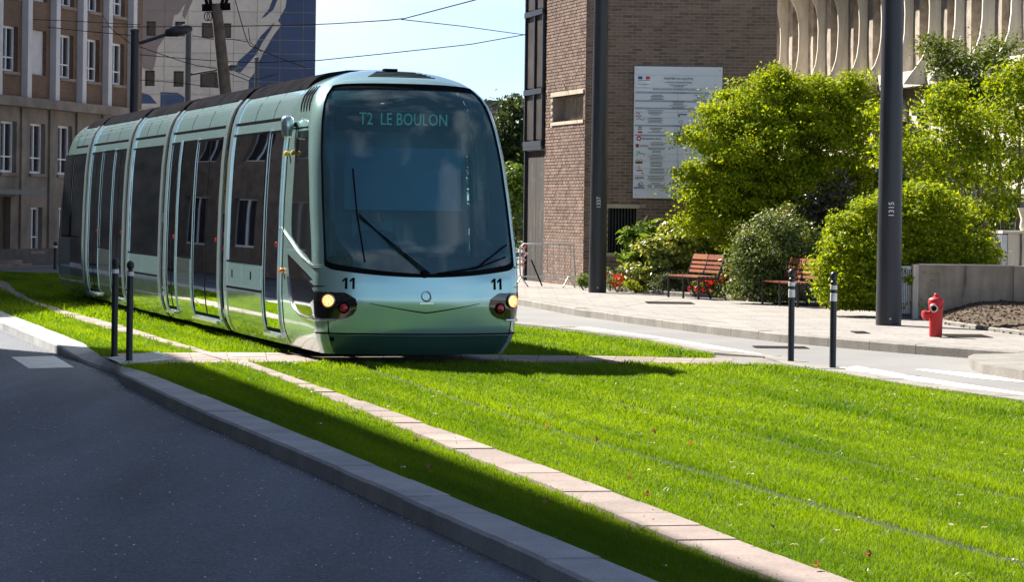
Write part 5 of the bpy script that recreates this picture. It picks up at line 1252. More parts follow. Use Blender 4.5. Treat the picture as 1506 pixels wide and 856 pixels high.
mb = MB(); q0 = far_c - N_h * .22; q1 = near_c - N_h * .22; mb.prism([(q0.x, q0.y), (q1.x, q1.y), (q1.x - N_h.x * 9, q1.y - N_h.y * 9), (q0.x - N_h.x * 9, q0.y - N_h.y * 9)], -.15, H_s - .01).build("core", M['far_stone'], sh, recalc=True)
facade(MB(), far_c, -N_h, -U_h, 9, -.15, H_s, [], .2).build("end_wall", M['far_stone'], sh)
for a, b, c, d in hw:
    w = obox(MB(), far_c, U_h, N_h, a, b, c, d, -.2, -.16).build("window", M['frame_white'], sh)
    for q in (0, 1): obox(MB(), far_c, U_h, N_h, a + .06 + q * (b - a) / 2, a - .04 + (q + 1) * (b - a) / 2, c + .07, d - .07, -.16, -.15).build("pane", M['dark_pane'], w)

th = empty("terrace_house"); tag(th, "brown brick terrace standing back from the road left of the tram", "building")
Ot = Vector((-24.0, 46.5, 0)); Et = Vector((-22.0, 57.5, 0)); U_t = (Et - Ot); Lt = U_t.length; U_t.normalize(); N_t = Vector((U_t.y, -U_t.x, 0))
hw = [(.9 + 2.4 * k, 2.0 + 2.4 * k, 1.0 + 2.9 * f, 2.7 + 2.9 * f) for k in range(int(Lt / 2.4)) for f in range(3)]
o = facade(MB(), Ot, U_t, N_t, Lt, -.1, 9.6, hw, .2).build("wall", simple('terrace_brick', (.13, .085, .065), .9, 0, .3, 3), th)
mb = MB(); q0 = Ot - N_t * .22; q1 = Et - N_t * .22; mb.prism([(q0.x, q0.y), (q1.x, q1.y), (q1.x - N_t.x * 8, q1.y - N_t.y * 8), (q0.x - N_t.x * 8, q0.y - N_t.y * 8)], -.1, 9.58).build("core", M['far_brick'], th, recalc=True); uv_box(kids(th)[-1])
for a, b, c, d in hw:
    w = obox(MB(), Ot, U_t, N_t, a, b, c, d, -.2, -.16).build("window", M['frame_white'], th)
    for q in (0, 1): obox(MB(), Ot, U_t, N_t, a + .06 + q * (b - a) / 2, a - .04 + (q + 1) * (b - a) / 2, c + .07, d - .07, -.16, -.15).build("pane", M['dark_pane'], w)

tb = empty("shading_house"); tag(tb, "tall narrow brown house added on the left beyond the picture edge to shade the tram rear", "building")  # unseen block, added and made tall to shade the rear tram module
Ot = Vector((-23.0, 58.6, 0)); Et = Vector((-20.8, 78.0, 0)); U_t = (Et - Ot); Lt = U_t.length; U_t.normalize(); N_t = Vector((U_t.y, -U_t.x, 0))
hw = [(.9 + 2.4 * k, 2.0 + 2.4 * k, 1.0 + 3.1 * f, 2.7 + 3.1 * f) for k in range(int(Lt / 2.4)) for f in range(6)]
facade(MB(), Ot, U_t, N_t, Lt, -.1, 20, hw, .2).build("wall", simple('shading_house_wall', (.15, .11, .085), .9, 0, .3, 3), tb)
mb = MB(); q0 = Ot - N_t * .22; q1 = Et - N_t * .22; mb.prism([(q0.x, q0.y), (q1.x, q1.y), (q1.x - N_t.x * 8, q1.y - N_t.y * 8), (q0.x - N_t.x * 8, q0.y - N_t.y * 8)], -.1, 19.98).build("core", M['stained'], tb, recalc=True)
for a, b, c, d in hw:
    w = obox(MB(), Ot, U_t, N_t, a, b, c, d, -.2, -.16).build("window", M['frame_white'], tb)
    for q in (0, 1): obox(MB(), Ot, U_t, N_t, a + .06 + q * (b - a) / 2, a - .04 + (q + 1) * (b - a) / 2, c + .07, d - .07, -.16, -.15).build("pane", M['dark_pane'], w)
# ------------------------------------------------------------ street furniture
def bollard_mesh(root, h, r, bands, ball=True):
    MB().lathe([(r * 1.12, 0), (r * 1.12, .02), (r, .03), (r, h - .12), (r * .8, h - .115), (r * .62, h - .10)] + ([(r * .62, h - .085)] if ball else []), n=16).build("post", M['black'], root, 40)
    MB().lathe([(r * .7, h - .10)] + [(r * 1.12 * math.sin(R(a)) + .001, h - .055 - .055 * math.cos(R(a))) for a in range(20, 181, 20)], n=16).build("cap", M['black'], root, 60)
    for z0, z1 in bands: MB().lathe([(r + .0005, z0), (r + .003, z0 + .002), (r + .003, z1 - .002), (r + .0005, z1)], n=16).build("band", M['reflective'], root, 40)
for px, py, h, z, bands, lab in ((168, 525, 1.17, -.02, ((.985, 1.035),), "black bollard by the kerb crossing, left one of the pair nearest the tram"), (190, 533, 1.16, -.02, ((.985, 1.035),), "black bollard by the kerb crossing, right one of the pair nearest the tram"),
                                 (1163, 535, 1.145, -.03, ((.80, .895), (.935, .985)), "black bollard with white bands at the lawn edge in front of the far bench"), (1224.5, 545, 1.145, -.03, ((.80, .895), (.935, .985)), "black bollard with white bands at the lawn edge in front of the round green bush")):
    g = gp(px, py, z); r = empty("bollard", g); tag(r, lab, "bollard", "black bollards beside the crossing"); bollard_mesh(r, h, .038, bands)
g = gp(18, 404, -.02); r = empty("bollard", (g.x, 76, -.02)); tag(r, "small distant black bollard before the door of the brick house", "bollard", "black bollards beside the crossing"); bollard_mesh(r, .78, .05, ((.6, .66),))

def pole(name, base, r0, r1, h, lab, cat="pole", num=None, numz=0, mat=None, lean=0.0):
    r = empty(name, base); tag(r, lab, cat)
    prof = [(r0 * 1.0, 0), (r0, .02)] + [(r0 + (r1 - r0) * q, .02 + (h - .02) * q) for q in (.25, .5, .75, 1)]
    MB().lathe(prof, n=32).build("shaft", mat or M['pole'], r, 40)
    MB().lathe([(r1 + .02, h), (r1 + .02, h + .05), (.02, h + .09)], n=24).build("cap", M['pole'], r, 40)
    MB().lathe([(.02, 0), (.012, .012)], n=8, M4=Matrix.Translation((0, -r0 * .995, .1)) @ Matrix.Rotation(R(90), 4, 'X')).build("bolt", M['galv'], r)
    if num:
        rr = r0 + (r1 - r0) * numz / h
        put_text("pole_number", num, .12, M['white_print'], frame_mat((0.0, -rr - .001, numz), (0, 0, 1), (-1, 0, 0)), r, sx=1.0, extrude=.003)
    return r
p1 = gp(1306.5, 478, .1); pole("catenary_pole", p1, .195, .135, 8.6, "thick dark catenary pole in front of the round bush on the pavement", num="1315", numz=1.75 - (315 - 319) / 4000 * 41.6 - .02)
p2 = gp(878.5, 430, .1); pole("catenary_pole", p2, .187, .128, 9.5, "thick dark catenary pole standing before the brick building corner", num="1337", numz=1.75 - (305 - 314) / 4000 * 56.7)
b = pd(199, 60, 76); lp = pole("lamp_post", (b.x, 76, -.05), .15, .12, pd(199, 46, 76).z + .05, "dark street lamp post in front of the old brick apartment house", "street lamp")
a0 = Vector((0, 0, pd(199, 60, 76).z - .05)); a1 = pd(258, 46, 76) - Vector((b.x, 76, -.05))
MB().tube([a0, a1], .05, 8).build("arm", M['pole'], lp, 60)
hd = MB().lathe([(.02, -.42), (.10, -.38), (.16, -.1), (.15, .2), (.06, .36)], n=14, M4=Matrix.Translation(a1 + Vector((.12, 0, .03))) @ Matrix.Rotation(R(78), 4, 'Y')).build("lamp_head", M['pole'], lp, 60)
b = pd(277, 60, 95); lp2 = pole("lamp_post", (b.x, 95, -.05), .12, .105, pd(277, 46, 95).z + .05, "slim dark lamp post between the lamp and the leaning wooden pole", "street lamp")
a0 = Vector((0, 0, pd(277, 110, 95).z + .05)); a1 = pd(340, 99, 95) - Vector((b.x, 95, -.05)); MB().tube([a0, a0.lerp(a1, .6), a1], .04, 8).build("arm", M['pole'], lp2, 60)
MB().lathe([(.02, -.3), (.1, -.25), (.13, 0), (.05, .25)], n=12, M4=Matrix.Translation(a1) @ Matrix.Rotation(R(80), 4, 'Y')).build("lamp_head", M['pole'], lp2, 60)
b = pd(378, 60, 112); pole("catenary_pole", (b.x, 112, -.05), .09, .085, pd(378, 86, 112).z + .05, "short dark pole top against the blue mural, behind the tram roof")
b = pd(408, 60, 130); pole("catenary_pole", (b.x, 130, -.05), .07, .065, pd(408, 101, 130).z + .05, "tiny far pole top just above the tram roof before the mural")
# leaning wooden pole with its cross arms
WY = 62.0; w0, w1 = pd(333, 150, WY), pd(318, 6, WY); wb = w0 + (w0 - w1) * ((w0.z) / (w1.z - w0.z))
wp = empty("wooden_pole", wb); tag(wp, "leaning brown wooden pole with dark insulator arms above the tram", "pole")
MB().tube([Vector((0, 0, 0)), (w1 - wb) * .5, w1 - wb], [.17, .15, .125], 14).build("shaft", M['pole_wood'], wp, 60)
tp = w1 - wb
MB().beam(tp + Vector((-.32, 0, -.08)), tp + Vector((.32, 0, -.04)), .1, .16).build("cross_arm", M['rubber'], wp)
for q in (-.25, -.14, .16, .27):
    MB().tube([tp + Vector((q * .7, -.05, -.1)), tp + Vector((q * 1.1, -.05, .12 + abs(q) * .6))], .04, 8).build("insulator", M['rubber'], wp)
for q in (-.14, -.2):
    MB().tube([tp + Vector((q + .06 * math.cos(R(a)), -.08, -.28 + .1 * math.sin(R(a)))) for a in range(0, 361, 40)], .012, 6).build("cable_loop", M['rubber'], wp)
# overhead wires: (points in the photo, depth at each end, label)
wires = [(((150, 39), (330, 38.5), (480, 35), (590, 28), (700, -1)), 70, 46, "dark wire rising to the top of the sky above the tram"), (((590, 28), (680, 38), (774, 51)), 52, 64, "thin wire sloping down to the brick building, upper one"),
         (((462, 89), (560, 79), (690, 65), (774, 50)), 58, 64, "thin wire climbing from the tram roof to the glazed bay"), (((205, 68), (280, 94), (320, 101), (368, 119)), 70, 66, "sagging wire pair across the mural, upper one"),
         (((205, 80), (300, 88), (380, 92), (462, 88)), 76, 80, "level wire across the middle of the cream tiled wall"), (((346, 0), (360, 50), (366, 66), (410, 84), (450, 99)), 60, 56, "steep wire dropping from the wooden pole top to the tram"),
         (((283, 52), (320, 58), (340, 57), (364, 61)), 74, 70, "short bracket wire behind the wooden pole"), (((-10, 22), (60, 38), (110, 44), (199, 52)), 84, 78, "dark wire crossing the brick facade to the lamp post"),
         (((-10, 26), (100, 30), (206, 36)), 82, 76, "thin wire crossing the top of the brick facade"), (((724, 155), (745, 152), (772, 149)), 90, 90, "low far wire right of the tram"), (((337, 100), (375, 117), (410, 108)), 64, 60, "drooping wire above the tram roof near the mural"),
         (((150, 20), (163, 42), (196, 66)), 80, 76, "short steep wire beside the last white pilaster"), (((205, 117), (260, 121), (340, 131)), 78, 70, "low wire in front of the lower office windows"), (((365, 40), (366, 60), (385, 76)), 66, 66, "small hanger wire beside the blue mural")]
for pts, ya, yb, lab in wires:
    L = len(pts) - 1; P = [pd(x, y, ya + (yb - ya) * i / L) for i, (x, y) in enumerate(pts)]
    Q = resample(P, max(.6, sum((b_ - a_).length for a_, b_ in zip(P, P[1:])) / 18))
    tag(MB().tube(Q, .0105 if len(pts) > 3 else .009, 5).build("overhead_wire", M['wire'], None, 60), lab, "wire", "overhead wires")

# benches
def bench(loc, along, face, lab):
    a = Vector(along).normalized(); f = Vector(face).normalized()
    r = empty("park_bench", loc, math.atan2(a.y, a.x)); tag(r, lab, "bench", "slatted benches along the flower beds")
    L = 1.5; sgn = 1.0                                       # local x along, local -y faces
    xs = [0, L / 2, L]
    for i, (x0, x1) in enumerate(((.02, L / 2 - .02), (L / 2 + .02, L - .02))):
        for k in range(5): MB().box(((x0 + x1) / 2, .05 + k * .085, .44), (x1 - x0, .068, .028)).build("seat_slat", M['wood'], r)
        for k in range(4):
            z = .535 + k * .083 + (.012 if k == 3 else 0); y = .475 + k * .028; hh = .105 if k == 3 else .055
            MB().box(None, (x1 - x0, .024, hh), M4=Matrix.Translation(((x0 + x1) / 2, y, z + (.02 if k == 3 else 0))) @ Matrix.Rotation(R(-18), 4, 'X')).build("back_slat", M['wood'], r)
    for x in xs:
        MB().tube([(x, .03, 0), (x, .03, .42)], .024, 8).build("leg", M['black'], r, 60)
        MB().tube([(x, .62, 0), (x, .56, .12), (x, .48, .28), (x, .44, .40), (x, .455, .50), (x, .52, .68), (x, .58, .84)], [.026, .026, .025, .024, .022, .02, .018], 8).build("leg", M['black'], r, 60)
        MB().tube([(x, .03, .415), (x, .2, .40), (x, .44, .405)], .02, 8).build("seat_rail", M['black'], r, 60)
    return r
z_ = .1
b0 = gp(981, 437, .1); b1 = gp(1021, 440.5, .1); d = (b1 - b0); bench(b0, d, (-d.y, d.x, 0), "slatted wooden bench nearer the thick pole, red flowers behind its legs")
c0 = gp(1119, 448, .1); bench(c0, d, (-d.y, d.x, 0), "slatted wooden bench between the white flowering shrub and the big round bush")

# fire hydrant
h0 = gp(1376, 495, .1); hy = empty("fire_hydrant", h0); tag(hy, "red fire hydrant standing on the pavement before the concrete wall", "hydrant")
MB().lathe([(.088, 0), (.09, .01), (.092, .2), (.1, .4), (.108, .46), (.108, .5), (.1, .525), (.06, .545)], n=24).build("body", M['hydrant'], hy, 50)
MB().lathe([(.05, .545), (.045, .56), (.032, .565), (.03, .59), (.018, .6)], n=14).build("top_nut", M['hydrant'], hy, 40)
MB().lathe([(.112, .455), (.114, .46), (.114, .475), (.112, .48)], n=24).build("collar", M['hydrant'], hy, 40)
mF = Matrix.Translation((-.035, -.085, .395)) @ Matrix.Rotation(R(90), 4, 'X') @ Matrix.Rotation(R(-14), 4, 'Y')
o_ = MB().lathe([(.075, -.03), (.072, .04), (.06, .05), (.058, .075)], n=20, M4=mF).build("outlet", M['hydrant'], hy, 50)
MB().lathe([(.056, .07), (.056, .084), (.04, .084), (.038, .074)], n=20, M4=mF).build("outlet_ring", M['chrome'], o_, 40); MB().lathe([(.037, .07), (.03, .078)], n=16, M4=mF).build("outlet_plug", M['rubber'], o_)
mS = Matrix.Translation((-.085, -.03, .31)) @ Matrix.Rotation(R(-100), 4, 'Y') @ Matrix.Rotation(R(12), 4, 'X')
MB().lathe([(.05, -.04), (.052, .05), (.066, .055), (.068, .1), (.05, .112), (.02, .115)], n=18, M4=mS).build("side_cap", M['hydrant'], hy, 50)
MB().tube([(.112, -.03, .47), (.04, -.12, .38)], .006, 6).build("chain", M['hydrant'], hy)

# low concrete wall with a ribbed metal panel, planter block, soil and edging
WYd = 44.6
wx0 = pd(1350.5, 430, WYd).x; wx1 = pd(1490, 430, WYd).x; wzt = pd(1400, 390.5, WYd).z
cw = empty("concrete_wall", (0, 0, 0)); tag(cw, "low stained concrete wall beside the round bush and soil bed", "wall")
MB().box(((wx0 + wx1) / 2, WYd + .1, (wzt - .1) / 2), (wx1 - wx0, .2, wzt + .1)).build("wall", M['grey_concrete'], cw)
MB().box(((wx0 + wx1) / 2, WYd + .1, wzt + .012), (wx1 - wx0 + .01, .24, .02)).build("coping", M['pale_concrete'], cw)
MB().box((wx0 - .045, WYd + .1, wzt / 2 + .01), (.085, .24, wzt + .0)).build("end_post", M['pale_concrete'], cw)
mb = MB(); mb.prism([(wx1 + .002, WYd - .05), (wx1 + 3, WYd - .2), (wx1 + 3, WYd + 1), (wx1 + .002, WYd + .4)], .0, wzt + .005); mb.build("return_wall", M['grey_concrete'], cw, recalc=True)
pn = empty("ribbed_panel", (0, 0, 0)); tag(pn, "grey ribbed metal panel between the thick pole and the concrete wall", "panel")
x = pd(1318, 430, WYd).x; xe = wx0 - .1; zt2 = pd(1335, 392, WYd).z
MB().box(((x + xe) / 2, WYd + .18, zt2 / 2), (xe - x, .02, zt2)).build("backing", M['dark_metal'], pn)
n = 9
for k in range(n): MB().box((x + (xe - x) * (k + .5) / n, WYd + .155, zt2 / 2 + .05), ((xe - x) / n * .55, .03, zt2 - .1)).build("rib", M['galv'], pn)
MB().box(((x + xe) / 2, WYd + .15, zt2 - .02), (xe - x, .05, .05)).build("top_rail", M['galv'], pn); MB().box(((x + xe) / 2, WYd + .15, .14), (xe - x, .05, .05)).build("bottom_rail", M['dark_metal'], pn)
pl = empty("planter_block", (0, 0, 0)); tag(pl, "pale concrete planter block above the low wall at the right edge", "planter")
PY = 47.0; ax, bx = pd(1482.5, 360, PY).x, pd(1482.5, 360, PY).x + 2.2; zt3 = pd(1490, 344, PY).z
MB().box(((ax + bx) / 2, PY + .6, zt3 / 2), (bx - ax, 1.2, zt3)).build("block", M['pale_concrete'], pl)
MB().box((ax - .055, PY + .63, zt3 / 2 - .005), (.1, 1.2, zt3 - .02)).build("side_panel", M['galv'], pl)
MB().box(((ax + bx) / 2 - .02, PY + .6, zt3 + .03), (bx - ax + .18, 1.3, .05)).build("coping", M['pale_concrete'], pl)
MB().tube([(ax + .22, PY - .01, zt3), (ax + .225, PY - .012, zt3 - .25), (ax + .215, PY - .01, zt3 - .7)], .018, 6).build("root", M['bark'], pl)
mb = MB(); prf = [(1.0, 0), (1.06, .2), (1.06, .9), (.98, .95)]
MB().lathe([(.09, 0), (.12, .06), (.1, .2), (.14, .35), (.16, .4)], (ax + .33, PY + .1, zt3 + .055), 14).build("finial", M['pale_concrete'], pl, 50)
# soil bed: a mound with an uneven surface
se = [gp(1362, 470, .1), gp(1400, 478.5, .1), gp(1458, 487, .1), gp(1506, 493, .1), gp(1640, 505, .1)]
nx, ny = 70, 40; vs = []; fs = []
for j in range(ny + 1):
    for i in range(nx + 1):
        u, v = i / nx, j / ny; L_ = sum((q - p).length for p, q in zip(se, se[1:])); p = poly_at(se, L_ * u); q = Vector((wx0 + .05 + (wx1 + 2.2 - wx0) * u, WYd - .03, 0))
        c = p.lerp(q, v); rise = min(1, u * 1.9) * .78 * (v ** .75)
        c.z = .11 + rise * (.75 + .25 * math.sin(u * 9)) * .75 + (random.uniform(-.012, .016) if 0 < j else 0); vs.append(c)
for j in range(ny):
    for i in range(nx): k = j * (nx + 1) + i; fs.append((k, k + 1, k + nx + 2, k + nx + 1))
so = MB().add(vs, fs).build("soil_bed", M['earth'], None, 179); structure(so)
mb = MB()
for q in range(2600):
    i = random.randrange(len(vs)); v = vs[i]; s = random.uniform(.006, .03) ** 1.0; mb.box((v.x + random.uniform(-.05, .05), v.y + random.uniform(-.05, .05), v.z), (s * 1.3, s, s * .8), random.uniform(0, 3))
o = mb.build("soil_clods", M['earth']); o['kind'] = 'stuff'
bedk = structure(empty("bed_edging"))
se2 = [p + Vector((.0, .16, 0)) for p in se]
run_kerb(bedk, [p + Vector((0, 0, .06)) for p in se2], [p + Vector((0, 0, .06)) for p in se], .8, .1, M['kerb_pale'])
e1 = [gp(858, 424, .1), gp(900, 428.5, .1), gp(960, 434, .1), gp(1020, 437.5, .1), gp(1075, 441, .1), gp(1110, 446, .1)]
e1 = [Vector((p.x, p.y + .9, .17)) for p in e1]; run_kerb(bedk, [p + Vector((0, .16, 0)) for p in e1], e1, .9, .1, M['kerb_pale'])
bed = structure(sheet("flower_bed", [(e1[0].x, e1[0].y + .1), *[(p.x, p.y + .14) for p in e1[1:]], (6.6, 47.5), (8.5, 48), (14, 50), (14, 62), (e1[0].x + .0, 61.0)], M['soil'], .12))

# construction barrier with tape
BY = 60.5; bx0, bx1 = pd(764.5, 400, BY).x, pd(803, 400, BY).x; bzt, bzb = pd(780, 359, BY).z, pd(780, 407, BY).z
br_ = empty("crowd_barrier", (bx0, BY, .1)); tag(br_, "steel crowd barrier with red and white tape beside the brick building", "barrier")
w_ = bx1 - bx0; zt, zb2 = bzt - .1, bzb - .1
MB().tube([(0.02, 0, zb2 - .02), (0, 0, zb2 + .2), (0, 0, zt - .08), (.07, 0, zt), (w_ + .6, 0.1, zt), (w_ + .65, .1, zb2)], .019, 8).build("frame", M['galv'], br_, 60)
MB().tube([(-.03, 0, zb2), (w_ + .65, .1, zb2)], .017, 8).build("rail", M['galv'], br_, 60)
for k in range(9): MB().tube([(.09 + k * .13, .01, zb2), (.09 + k * .13, .01, zt)], .007, 6).build("bar", M['galv'], br_)
for x in (.03, w_ + .5):
    MB().tube([(x - .12, -.22, 0), (x, -.02, zb2), (x + .15, .22, 0)], .017, 8).build("foot", M['galv'], br_, 60)
MB().tube([(.25, -.05, zt - .35), (.5, -.2, 0.02)], .016, 6).build("stay", M['rubber'], br_)
tp_ = empty("barrier_tape", (bx0, BY - .03, .1)); tag(tp_, "crumpled red and white tape hanging on the steel barrier", "tape")
random.seed(5); mb = MB(); P = Vector((.1, 0, zt))
for q in range(22):
    d_ = Vector((random.uniform(-.05, .07), random.uniform(-.03, .03), -random.uniform(.0, .06))); Q = P + d_; n_ = Vector((random.uniform(-1, 1), random.uniform(-.5, .5), random.uniform(-.3, .3))).normalized() * .035
    mb.add([P - n_, P + n_, Q + n_, Q - n_], [(0, 1, 2, 3)]); P = Q
    if P.z < zt - .5: P = Vector((random.uniform(.04, .3), 0, zt - random.uniform(0, .3)))
mb.build("tape_strand", M['tape'], tp_)

# ------------------------------------------------------------ plants
def leaf_arrays(cent, nrm_up, size, asp=.55, fold=.25):
    n = len(cent); az = rng.uniform(0, 2 * np.pi, n)
    nr = rng.normal(size=(n, 3)); nr += nrm_up; nr /= np.linalg.norm(nr, axis=1)[:, None] + 1e-9
    rf = rng.normal(size=(n, 3)); t = np.cross(nr, rf); t /= np.linalg.norm(t, axis=1)[:, None] + 1e-9; b_ = np.cross(nr, t)
    s = (size * rng.uniform(.6, 1.35, n))[:, None]
    V = np.empty((n, 4, 3)); V[:, 0] = cent - t * s; V[:, 1] = cent + b_ * s * asp + nr * s * fold; V[:, 2] = cent + t * s; V[:, 3] = cent - b_ * s * asp + nr * s * fold
    i = np.arange(n)[:, None] * 4
    return V.reshape(-1, 3), np.concatenate([i + np.array([[0, 1, 2]]), i + np.array([[0, 2, 3]])])
def crown_points(blobs, n, clump=.16, shell=.55, nclump=None, flat=.6):
    vol = np.array([b[3] * b[4] * b[5] for b in blobs]) ** .67; vol /= vol.sum(); out = []; up = []
    for b, f in zip(blobs, vol):
        k = max(30, int(n * f)); nc = max(12, int(k / (nclump or 85)))
        d = rng.normal(size=(nc, 3)); d /= np.linalg.norm(d, axis=1)[:, None]; rad = shell + (1 - shell) * rng.uniform(0, 1, nc) ** .5; rad *= rng.uniform(.84, 1.12, nc); rad[rng.uniform(0, 1, nc) < .10] *= 1.16
        cc = d * rad[:, None]
        w = rng.uniform(.4, 1.6, nc); w /= w.sum(); idx = rng.choice(nc, k, p=w)
        r_ = np.array(b[3:6]); cs = rng.uniform(.55, 1.5, nc)[idx][:, None]; P = cc[idx] * r_ + rng.normal(size=(k, 3)) * clump * cs * np.array([1.15, 1.15, flat]) + np.array(b[:3])
        out.append(P); up.append(d[idx] * .8 + np.array([0, 0, .7]))
    return np.concatenate(out), np.concatenate(up)
def foliage_obj(name, parent, blobs, n, size, mat, clump=.16, shell=.55, asp=.55, zmin=.12, nclump=None):
    P, U = crown_points(blobs, n, clump, shell, nclump); k = P[:, 2] > zmin; V, F = leaf_arrays(P[k], U[k], size, asp)
    o = bpy.data.objects.new(name, np_mesh(name, V, F, mat)); C.objects.link(o); o.parent = parent; return o
def blob(px, py, rx, ry, Y, dep=None):
    c = pd(px, py, Y); s = Y / FPX; return (c.x, c.y, c.z, rx * s, (dep if dep else rx * s * .9), ry * s)
def limbs(parent, base, tips, r0, mat=None, name="trunk"):
    base = Vector(base); mat = mat or M['bark']
    for i, tpv in enumerate(tips):
        tpv = Vector(tpv); m_ = base.lerp(tpv, .5) + Vector((random.uniform(-.12, .12), random.uniform(-.12, .12), .1)); f = 1 if i == 0 else .55
        MB().tube([base, base.lerp(m_, .5) + Vector((random.uniform(-.03, .03), 0, 0)), m_, m_.lerp(tpv, .5), tpv], [r0 * f, r0 * f * .85, r0 * f * .65, r0 * f * .45, r0 * f * .2], 8).build(name if i == 0 else "branch", mat, parent, 60)
TY = 55.5
t1 = empty("maple_tree", pd(1120, 400, TY)); t1.location.z = .1; tag(t1, "large yellow green leafy tree overhanging the benches and notice board", "tree")
def rel(o, blobs): return [(b[0] - o.location.x, b[1] - o.location.y, b[2] - o.location.z) + tuple(b[3:]) for b in blobs]
bl1 = [blob(1120, 165, 78, 55, TY), blob(1195, 160, 75, 52, TY + .4), blob(1060, 205, 50, 52, TY - .2), blob(1140, 225, 95, 70, TY - .4), blob(1230, 215, 62, 80, TY + .3), blob(1035, 270, 42, 40, TY - .3), blob(1085, 285, 75, 55, TY - .5), blob(1175, 290, 85, 60, TY - .3), blob(1060, 325, 60, 32, TY - .2), blob(1130, 340, 75, 36, TY), blob(1256, 150, 38, 45, TY + .5), blob(1150, 118, 28, 26, TY), blob(1245, 290, 40, 50, TY)]
foliage_obj("crown", t1, rel(t1, bl1), 125000, .037, M['leaf_lime'], .12, .3, .6, .6, 150)
limbs(t1, (0, 0, 0), [(.1, 0, 3.6), (-.9, 0, 2.9), (1.0, .1, 3.1), (-.5, -.2, 2.2), (.7, -.2, 2.2)], .11)
Bp = empty("round_bush", gp(1330, 462, .1)); Bp.location.y = 45.4; Bp.location.z = .1; tag(Bp, "big rounded bright green bush behind the thick pole", "bush")
blb = [blob(1262, 375, 56, 80, 45.3), blob(1300, 345, 62, 62, 45.6), blob(1355, 335, 70, 62, 45.8), blob(1400, 365, 62, 62, 45.9), blob(1270, 420, 50, 42, 45.2), blob(1330, 410, 60, 52, 45.2), blob(1425, 390, 42, 45, 46), blob(1360, 290, 42, 22, 45.8), blob(1240, 400, 40, 60, 45.2)]
foliage_obj("foliage", Bp, rel(Bp, blb), 52000, .036, M['leaf_bush'], .075, .72, .5, .1, 60)
limbs(Bp, (0, 0, 0), [(0, 0, 1.2), (-.5, 0, 1.0), (.5, 0, 1.0)], .05, name="stem")
W_ = empty("flowering_shrub", (pd(1140, 400, 51).x, 51.2, .1)); tag(W_, "dark green shrub with small pale flowers between the two benches", "shrub")
blw = [blob(1130, 370, 45, 55, 51), blob(1105, 405, 32, 38, 51), blob(1160, 400, 42, 42, 51.2), blob(1150, 335, 30, 32, 51.4), blob(1185, 370, 25, 40, 51.5), blob(1125, 425, 40, 22, 50.9)]
foliage_obj("foliage", W_, rel(W_, blw), 24000, .036, M['leaf_white'], .09, .6, .5, .05); foliage_obj("blossom", W_, rel(W_, blw), 420, .03, M['petal_white'], .08, .9, .9, .05)
limbs(W_, (0, 0, 0), [(0, 0, 1.1), (.3, 0, .9)], .03, name="stem")
def shrub(name, px, py, Y, blobs, n, size, mat, lab, clump=.08, asp=.5, cat="shrub", flowers=None, group=None, shell=.5):
    r = empty(name, (pd(px, py, Y).x, Y, .1)); tag(r, lab, cat, group); B = rel(r, [blob(*b) for b in blobs]); foliage_obj("foliage", r, B, n, size, mat, clump, shell, asp, .03)
    zc = max(.12, sum(b[2] for b in B) / len(B)); limbs(r, (0, 0, 0), [(B[0][0], B[0][1], zc), (B[-1][0] * .6, B[-1][1], zc * .8)], .018, name="stem")
    if flowers: foliage_obj("blossom", r, B, flowers[1], flowers[2], flowers[0], clump, .9, .9, .03)
    return r
shrub("variegated_shrub", 975, 420, 57, [(975, 365, 38, 32, 57), (1000, 350, 30, 28, 57.2), (955, 385, 30, 28, 56.8), (1020, 375, 28, 30, 57.2), (990, 390, 40, 30, 56.9)], 7500, .062, M['leaf_var'], "pale variegated shrub behind the near bench, under the notice board")
shrub("broadleaf_plant", 940, 420, 57.5, [(938, 355, 20, 16, 57.5), (930, 372, 18, 15, 57.3), (952, 342, 10, 16, 57.6), (945, 375, 16, 14, 57.5)], 620, .11, M['leaf_hedge'], "upright plant with large drooping leaves beside the thick pole", .1, .4, "plant")
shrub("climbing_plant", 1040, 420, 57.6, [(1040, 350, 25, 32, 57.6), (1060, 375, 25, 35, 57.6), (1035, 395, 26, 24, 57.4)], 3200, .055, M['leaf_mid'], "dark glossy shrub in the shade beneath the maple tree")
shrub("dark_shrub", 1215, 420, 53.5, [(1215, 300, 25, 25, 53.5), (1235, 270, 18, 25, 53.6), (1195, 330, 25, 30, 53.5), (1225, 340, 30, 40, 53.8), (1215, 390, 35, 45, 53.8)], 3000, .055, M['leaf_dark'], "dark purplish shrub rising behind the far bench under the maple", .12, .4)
shrub("brown_shrub", 947, 425, 57.2, [(947, 402, 17, 14, 57.2), (955, 415, 14, 10, 57.1)], 1700, .028, M['leaf_brown'], "small rusty brown bush to the left of the near bench", .05)
shrub("grey_shrub", 985, 430, 56.2, [(988, 410, 22, 15, 56.2), (975, 422, 18, 10, 56.1), (1000, 420, 18, 12, 56.3)], 3600, .026, M['leaf_grey'], "grey green lavender bush directly behind the near bench seat", .05, .3)
shrub("rust_plant", 1065, 435, 55.5, [(1066, 395, 13, 14, 55.5), (1068, 415, 10, 14, 55.5)], 900, .03, M['leaf_brown'], "rusty leaved plant just right of the near bench back", .05)
shrub("small_green_bush", 858, 425, 58.6, [(858, 412, 8, 9, 58.6), (860, 420, 8, 6, 58.6)], 900, .022, M['leaf_hedge'], "tiny green bush against the brick corner left of the pole", .04)
shrub("sage_bush", 897, 425, 58, [(900, 408, 14, 12, 58), (918, 402, 18, 14, 58.2), (895, 418, 12, 8, 57.9)], 2200, .03, M['leaf_grey'], "low sage coloured bush to the right of the left thick pole", .06, .3)
